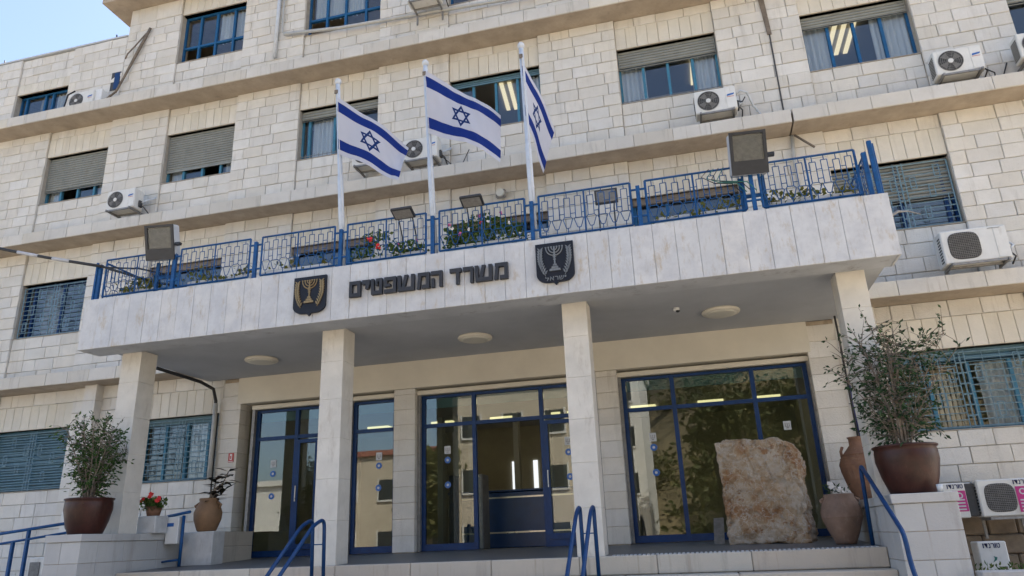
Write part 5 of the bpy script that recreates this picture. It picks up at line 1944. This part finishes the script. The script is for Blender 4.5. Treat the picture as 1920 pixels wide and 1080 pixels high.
MB().cbox(-3.47, -3.25, 13.17, 13.248, 6.66, 6.86, 0.03).build('base', 'metal_grey', t)
MB().disc_y(-3.36, 6.76, 0.085, 13.12, 13.169, 20).build('glass_dome', 'lamp_shade', t)
t = thing('fire_sign', 'small red and white fire extinguisher sign on the left entrance pilaster', 'sign', (-9.245, 13.25, 1.69))
MB().box(-9.31, -9.19, 13.243, 13.252, 1.68, 1.86).build('plate', 'sign_red', t)
MB().box(-9.275, -9.225, 13.239, 13.2425, 1.73, 1.84).build('pictogram', 'plastic_white', t)
MB().box(-9.262, -9.238, 13.235, 13.2385, 1.745, 1.81).build('pictogram_body', 'sign_red', t)
MB().box(-9.30, -9.20, 13.239, 13.2425, 1.692, 1.704).build('lettering_line', 'plastic_white', t)

# cable with white wrapping from the left street to the railing corner
t = thing('overhead_cable', 'thick black cable with white wrapped stretches running to the left railing corner', 'cable', (-9.98, 10.05, 4.9))
P = []
for k in range(25):
    u = k / 24
    P.append(Vector((-16.5 + 6.5 * u, 9.3 + 0.75 * u, 7.15 - 2.25 * u - 0.22 * math.sin(math.pi * u))))
MB().tube(P, 0.028, 8).build('cable', 'cable_black', t, True)
for a, b in ((17.6, 19.2), (20.3, 21.6), (14.2, 15.8), (10.5, 12)):
    pts = []
    for k in range(6):
        u = (a + (b - a) * k / 5) / 24
        pts.append((-16.5 + 6.5 * u, 9.3 + 0.75 * u, 7.15 - 2.25 * u - 0.22 * math.sin(math.pi * u)))
    MB().tube(pts, 0.032, 8).build('white_wrapping', 'cable_white', t, True)
MB().tube([(-10.0, 10.05, 4.90), (-9.5, 10.22, 4.72), (-8.9, 10.3, 4.52), (-8.4, 10.34, 4.40)], 0.022, 8).build('cable_tail', 'cable_black', t, True)
MB().tube([(-10.0, 10.05, 4.88), (-9.4, 10.28, 4.86), (-8.7, 10.4, 4.66)], 0.016, 8).build('cable_tail', 'cable_black', t, True)

# conduit that leaves the soffit and runs down beside the left pilaster
t = thing('conduit', 'dark conduit bending from the canopy soffit down into a grey pipe', 'pipe', (-9.66, 13.1, 1.4))
MB().tube([(-9.98, 11.7, 3.38), (-9.98, 12.5, 3.37), (-9.92, 12.95, 3.34), (-9.72, 13.12, 3.20), (-9.66, 13.15, 2.95), (-9.66, 13.16, 2.60)], 0.034, 10).build('bend', 'cable_black', t, True)
MB().tube([(-9.66, 13.16, 2.9), (-9.66, 13.17, 1.35)], 0.048, 10).build('grey_pipe', 'pipe_grey', t, True)
MB().tube([(-9.61, 13.19, 2.7), (-9.61, 13.19, 0.6)], 0.016, 8).build('thin_cable', 'cable_black', t, True)
t = thing('conduit', 'thin dark cable running down the wall beside the right entrance pilaster', 'pipe', (2.58, 13.2, 0.5))
MB().tube([(2.50, 12.9, 3.36), (2.56, 13.18, 3.1), (2.57, 13.22, 1.2), (2.60, 13.22, 0.4)], 0.018, 8).build('cable', 'cable_black', t, True)
MB().tube([(2.60, 13.20, 2.3), (2.58, 13.20, 1.95), (2.60, 13.20, 1.3)], 0.012, 8).build('thin_cable', 'ink_blue', t, True)
# pipes on the facade
t = thing('downpipe', 'white downpipe between the two top row windows at left', 'pipe', (-8.95, 13.2, 11.3))
MB().tube([(-8.92, 13.19, 13.9), (-8.95, 13.19, 11.35)], 0.045, 12).build('pipe', 'pole_white', t, True)
MB().tube([(-8.79, 13.20, 13.9), (-8.80, 13.20, 12.2), (-8.78, 13.20, 12.06), (-8.60, 13.2, 11.98)], 0.02, 8).build('thin_pipe', 'pipe_grey', t, True)
t = thing('wall_pipe', 'grey horizontal pipe running under the top row windows', 'pipe', (-6, 13.2, 11.7))
MB().tube([(-8.72, 13.18, 11.98), (-7.2, 13.17, 11.80), (-4.3, 13.17, 11.66), (-1.5, 13.17, 11.52), (1.5, 13.17, 11.4)], 0.042, 10).build('pipe', 'pipe_grey', t, True)
t = thing('wall_conduit', 'bundle of weathered tubes slanting across the top left wall', 'pipe', (-13.35, 13.2, 11.6))
MB().tube([(-12.74, 13.19, 13.12), (-13.0, 13.18, 12.5), (-13.32, 13.18, 11.75), (-13.5, 13.16, 11.3), (-13.9, 13.1, 10.95)], [0.035, 0.04, 0.03, 0.028, 0.028], 8).build('tube', 'pipe_rust', t, True)
MB().tube([(-12.82, 13.16, 12.95), (-13.12, 13.15, 12.6), (-13.32, 13.16, 12.42), (-13.38, 13.17, 12.28)], 0.018, 8).build('tube', 'pipe_rust', t, True)
MB().cbox(-14.12, -13.78, 13.0, 13.24, 10.98, 11.36, 0.015).build('junction_box', 'plastic_white', t)
MB().tube([(-14.86, 13.2, 11.62), (-15.02, 13.15, 11.5), (-15.02, 13.1, 11.1), (-14.6, 13.0, 10.9), (-14.2, 12.95, 10.85)], 0.02, 8).build('tube', 'cable_black', t, True)
for x, lab in ((-14.0, 'short dark rod on the left parapet near the tall block'), (-17.75, 'short dark rod on the left parapet at the picture edge')):
    MB().tube([(x, 13.4, 13.14), (x - 0.02, 13.4, 13.36)], 0.018, 6).build('parapet_rod', 'cable_black')
    o = [q for q in bpy.data.objects if q.name.startswith('parapet_rod')][-1]
for o, lab in zip(sorted([q for q in bpy.data.objects if q.name.startswith('parapet_rod')], key=lambda q: q.name), ('short dark rod on the left parapet near the tall block', 'short dark rod on the left parapet at the picture edge')):
    tag(o, lab, 'rod')
t = thing('loose_pipe', 'short grey pipe sticking out below the ledge crack above the right floodlight', 'pipe', (2.4, 13.0, 6.6))
MB().tube([(2.42, 13.2, 7.05), (2.38, 13.18, 6.6), (2.38, 13.2, 5.2)], 0.035, 8).build('pipe', 'pipe_grey', t, True)
MB().tube([(2.45, 13.1, 7.0), (2.72, 12.95, 6.62)], 0.022, 8).build('stub', 'pipe_rust', t, True)
t = thing('wiring', 'tangle of green and black wires beside the right floodlight', 'wire', (0.75, 10.2, 4.8))
for k in range(4):
    x0 = 0.62 + 0.07 * k
    MB().tube([(x0, 10.09, 5.05), (x0 - 0.12, 10.05, 4.92 - 0.03 * k), (x0 + 0.05, 10.06, 4.80), (x0 + 0.30, 10.08, 4.76), (x0 + 0.42, 10.12, 4.62)], 0.007, 6).build('wire', 'wire_green' if k % 2 else 'cable_black', t, True)
t = thing('branch_arm', 'bent grey rod reaching across the barred window right of the canopy', 'rod', (3.2, 11.9, 4.6))
MB().tube([(3.18, 12.0, 4.55), (3.55, 11.95, 4.74), (3.75, 12.1, 4.78), (3.95, 12.2, 4.74)], [0.03, 0.026, 0.012, 0.008], 8).build('rod', 'metal_grey', t, True)
t = thing('ac_hose', 'white pipe bundle hanging right of the unit by the expansion joint', 'hose', (1.7, 12.9, 7.5))
MB().tube([(1.50, 12.95, 7.98), (1.58, 12.9, 8.04), (1.70, 12.9, 7.98), (1.80, 13.1, 7.80), (1.98, 13.2, 7.5), (2.05, 13.2, 7.38)], 0.022, 8).build('hose', 'pole_white', t, True)
MB().tube([(1.50, 12.92, 7.84), (1.60, 12.95, 7.82), (1.66, 12.92, 7.90)], 0.012, 6).build('thin_hose', 'cable_black', t, True)

# garden strip right of the steps
t = thing('garden_wall', 'low white garden wall at the lower right corner', 'wall', (4.5, 9.5, GZ))
MB().cbox(2.83, 8.0, 9.5, 9.75, GZ, -0.545, 0.01).build('wall', 'cheek_stone', t)
t = thing('retaining_wall', 'rough brown stone wall under the garden units at lower right', 'wall', (5, 12.9, GZ))
random.seed(5)
z = GZ
while z < 0.0:
    x = 2.85
    while x < 7:
        w = random.uniform(0.3, 0.6)
        MB().cbox(x, x + w - 0.012, 12.86, 13.2, z, z + 0.265, 0.02).build('rough_stone', 'old_wall', t)
        x += w
    z += 0.275
m = MB()
leafset(m, [((3.0 + random.random() * 2.2, 9.9 + random.random() * 0.5, -0.64 + random.random() * 0.12), (0, -0.3, 0.8)) for k in range(420)], 0.06, 0.2, 0.4)
tag(m.build('ground_cover', 'flower_leaf', None, fix=False), 'low green ground cover behind the garden wall at lower right', 'plants', kind='stuff')

# ==================================================================== OTHER SIDE OF THE STREET (seen in the glass)
def far_house(x0, x1, y0, h, mat, lab, floors, cols, roof='far_red', d=9.0):
    t = thing('street_house', lab, 'building', ((x0 + x1) / 2, y0, GZ))
    MB().box(x0, x1, y0 - d, y0, GZ, GZ + h).build('wall', mat, t)
    MB().box(x0 - 0.25, x1 + 0.25, y0 - d - 0.25, y0 + 0.25, GZ + h + 0.002, GZ + h + 0.35).build('roof', roof, t)
    for f in range(floors):
        for c in range(cols):
            xa = x0 + (x1 - x0) * (c + 0.28) / cols
            xb = x0 + (x1 - x0) * (c + 0.72) / cols
            za = GZ + 1.0 + f * (h - 0.6) / floors
            w = MB()
            w.box(xa, xb, y0 + 0.002, y0 + 0.03, za, za + 1.35)
            wo = w.build('window', 'far_pane', t)
            fr = MB()
            fr.box(xa - 0.1, xa - 0.001, y0 + 0.002, y0 + 0.08, za - 0.1, za + 1.45)
            fr.box(xb + 0.001, xb + 0.1, y0 + 0.002, y0 + 0.08, za - 0.1, za + 1.45)
            fr.box(xa, xb, y0 + 0.002, y0 + 0.12, za - 0.12, za - 0.001)
            fr.build('surround', 'far_white', wo)
    return t


far_house(-42, -27.5, -19, 5.6, 'far_white', 'low white building reflected in the left entrance glass', 1, 5, 'far_white')
far_house(-25.5, -16.5, -21, 7.4, 'far_cream', 'cream house with red roof reflected in the narrow entrance pane', 2, 3)
far_house(-15.0, -7.0, -17, 10.5, 'far_cream', 'tall cream house reflected in the main entrance glass', 3, 3, 'far_red')
far_house(-5.6, -3.6, -24, 13, 'far_white', 'slim white tower reflected in the right entrance glass', 4, 1, 'far_white')
hb = MB()
nx, ny = 60, 24
for i in range(nx + 1):
    for j in range(ny + 1):
        x = -60 + 130 * i / nx
        v = j / ny
        y = -29 - 60 * v
        z = GZ + 34 * v * (0.6 + 0.4 * math.sin(x * 0.06 + 1)) * max(0.25, min(1.5, (x + 30) / 24)) + 0.8 * noise.noise(Vector((x * 0.1, y * 0.1, 0))) * min(1, v * 6)
        hb.v.append((x, y, z))
for i in range(nx):
    for j in range(ny):
        a = i * (ny + 1) + j
        hb.f.append((a, a + ny + 1, a + ny + 2, a + 1))
struct(hb.build('hill', 'hill_earth', None, True))
random.seed(33)
m = MB()
ls = []
for k in range(420):
    x, v = random.uniform(-30, 34), random.random() ** 1.3 * 0.75
    zb = GZ + 34 * v * (0.6 + 0.4 * math.sin(x * 0.06 + 1)) * max(0.25, min(1.5, (x + 30) / 24))
    rr = random.uniform(0.9, 2.1)
    for q in range(80):
        d = Vector((random.gauss(0, 1), random.gauss(0, 1), random.gauss(0.5, 0.7)))
        ls.append(((x + d.x * rr * 0.5, -29 - 60 * v + d.y * rr * 0.5, zb + abs(d.z) * rr * 0.75), (d.x, d.y, 0.5)))
leafset(m, ls, 0.50, 0.3, 0.6)
tag(m.build('hillside_scrub', 'pine_leaf', None, fix=False), 'olive green scrub covering the hillside reflected in the right glass front', 'scrub', kind='stuff')


def street_tree(x, y, h, r, lab):
    z = GZ
    t = thing('pine_tree', lab, 'tree', (x, y, z), 'trees across the street')
    tr = MB()
    tr.tube([(x, y, z), (x + 0.1, y, z + h * 0.35), (x - 0.1, y + 0.1, z + h * 0.7), (x, y, z + h * 0.95)], [0.22, 0.17, 0.10, 0.03], 8)
    cl = []
    for k in range(16):
        a = random.uniform(0, 6.28)
        q = random.uniform(0.3, 1.0)
        zz = z + h * random.uniform(0.35, 1.0)
        c = Vector((x + math.cos(a) * r * q, y + math.sin(a) * r * q, zz))
        tr.tube([(x, y, zz - h * 0.12), tuple(c)], [0.06, 0.02], 5)
        cl.append(c)
    tr.build('trunk', 'bark', t, True)
    m = MB()
    ls = []
    for k in range(3200):
        c = random.choice(cl)
        p = c + Vector((random.gauss(0, 1), random.gauss(0, 1), random.gauss(0, 0.7))) * r * 0.26
        ls.append((tuple(p), (random.uniform(-1, 1), random.uniform(-1, 1), random.uniform(-0.5, 1))))
    leafset(m, ls, 0.50, 0.3, 0.6)
    m.build('crown', 'pine_leaf', t, fix=False)


for x, y, h, r, lab in ((1.8, -21, 10, 2.4, 'pine reflected in the middle of the right glass front'), (9.5, -20, 12, 2.8, 'largest pine reflected at the right end of the glass front'),
                        (-16.0, -15.5, 6.5, 1.6, 'small tree reflected in the narrow entrance pane'), (5.0, -28, 11, 2.6, 'rear pine reflected behind the boulder in the right glass')):
    street_tree(x, y, h, r, lab)
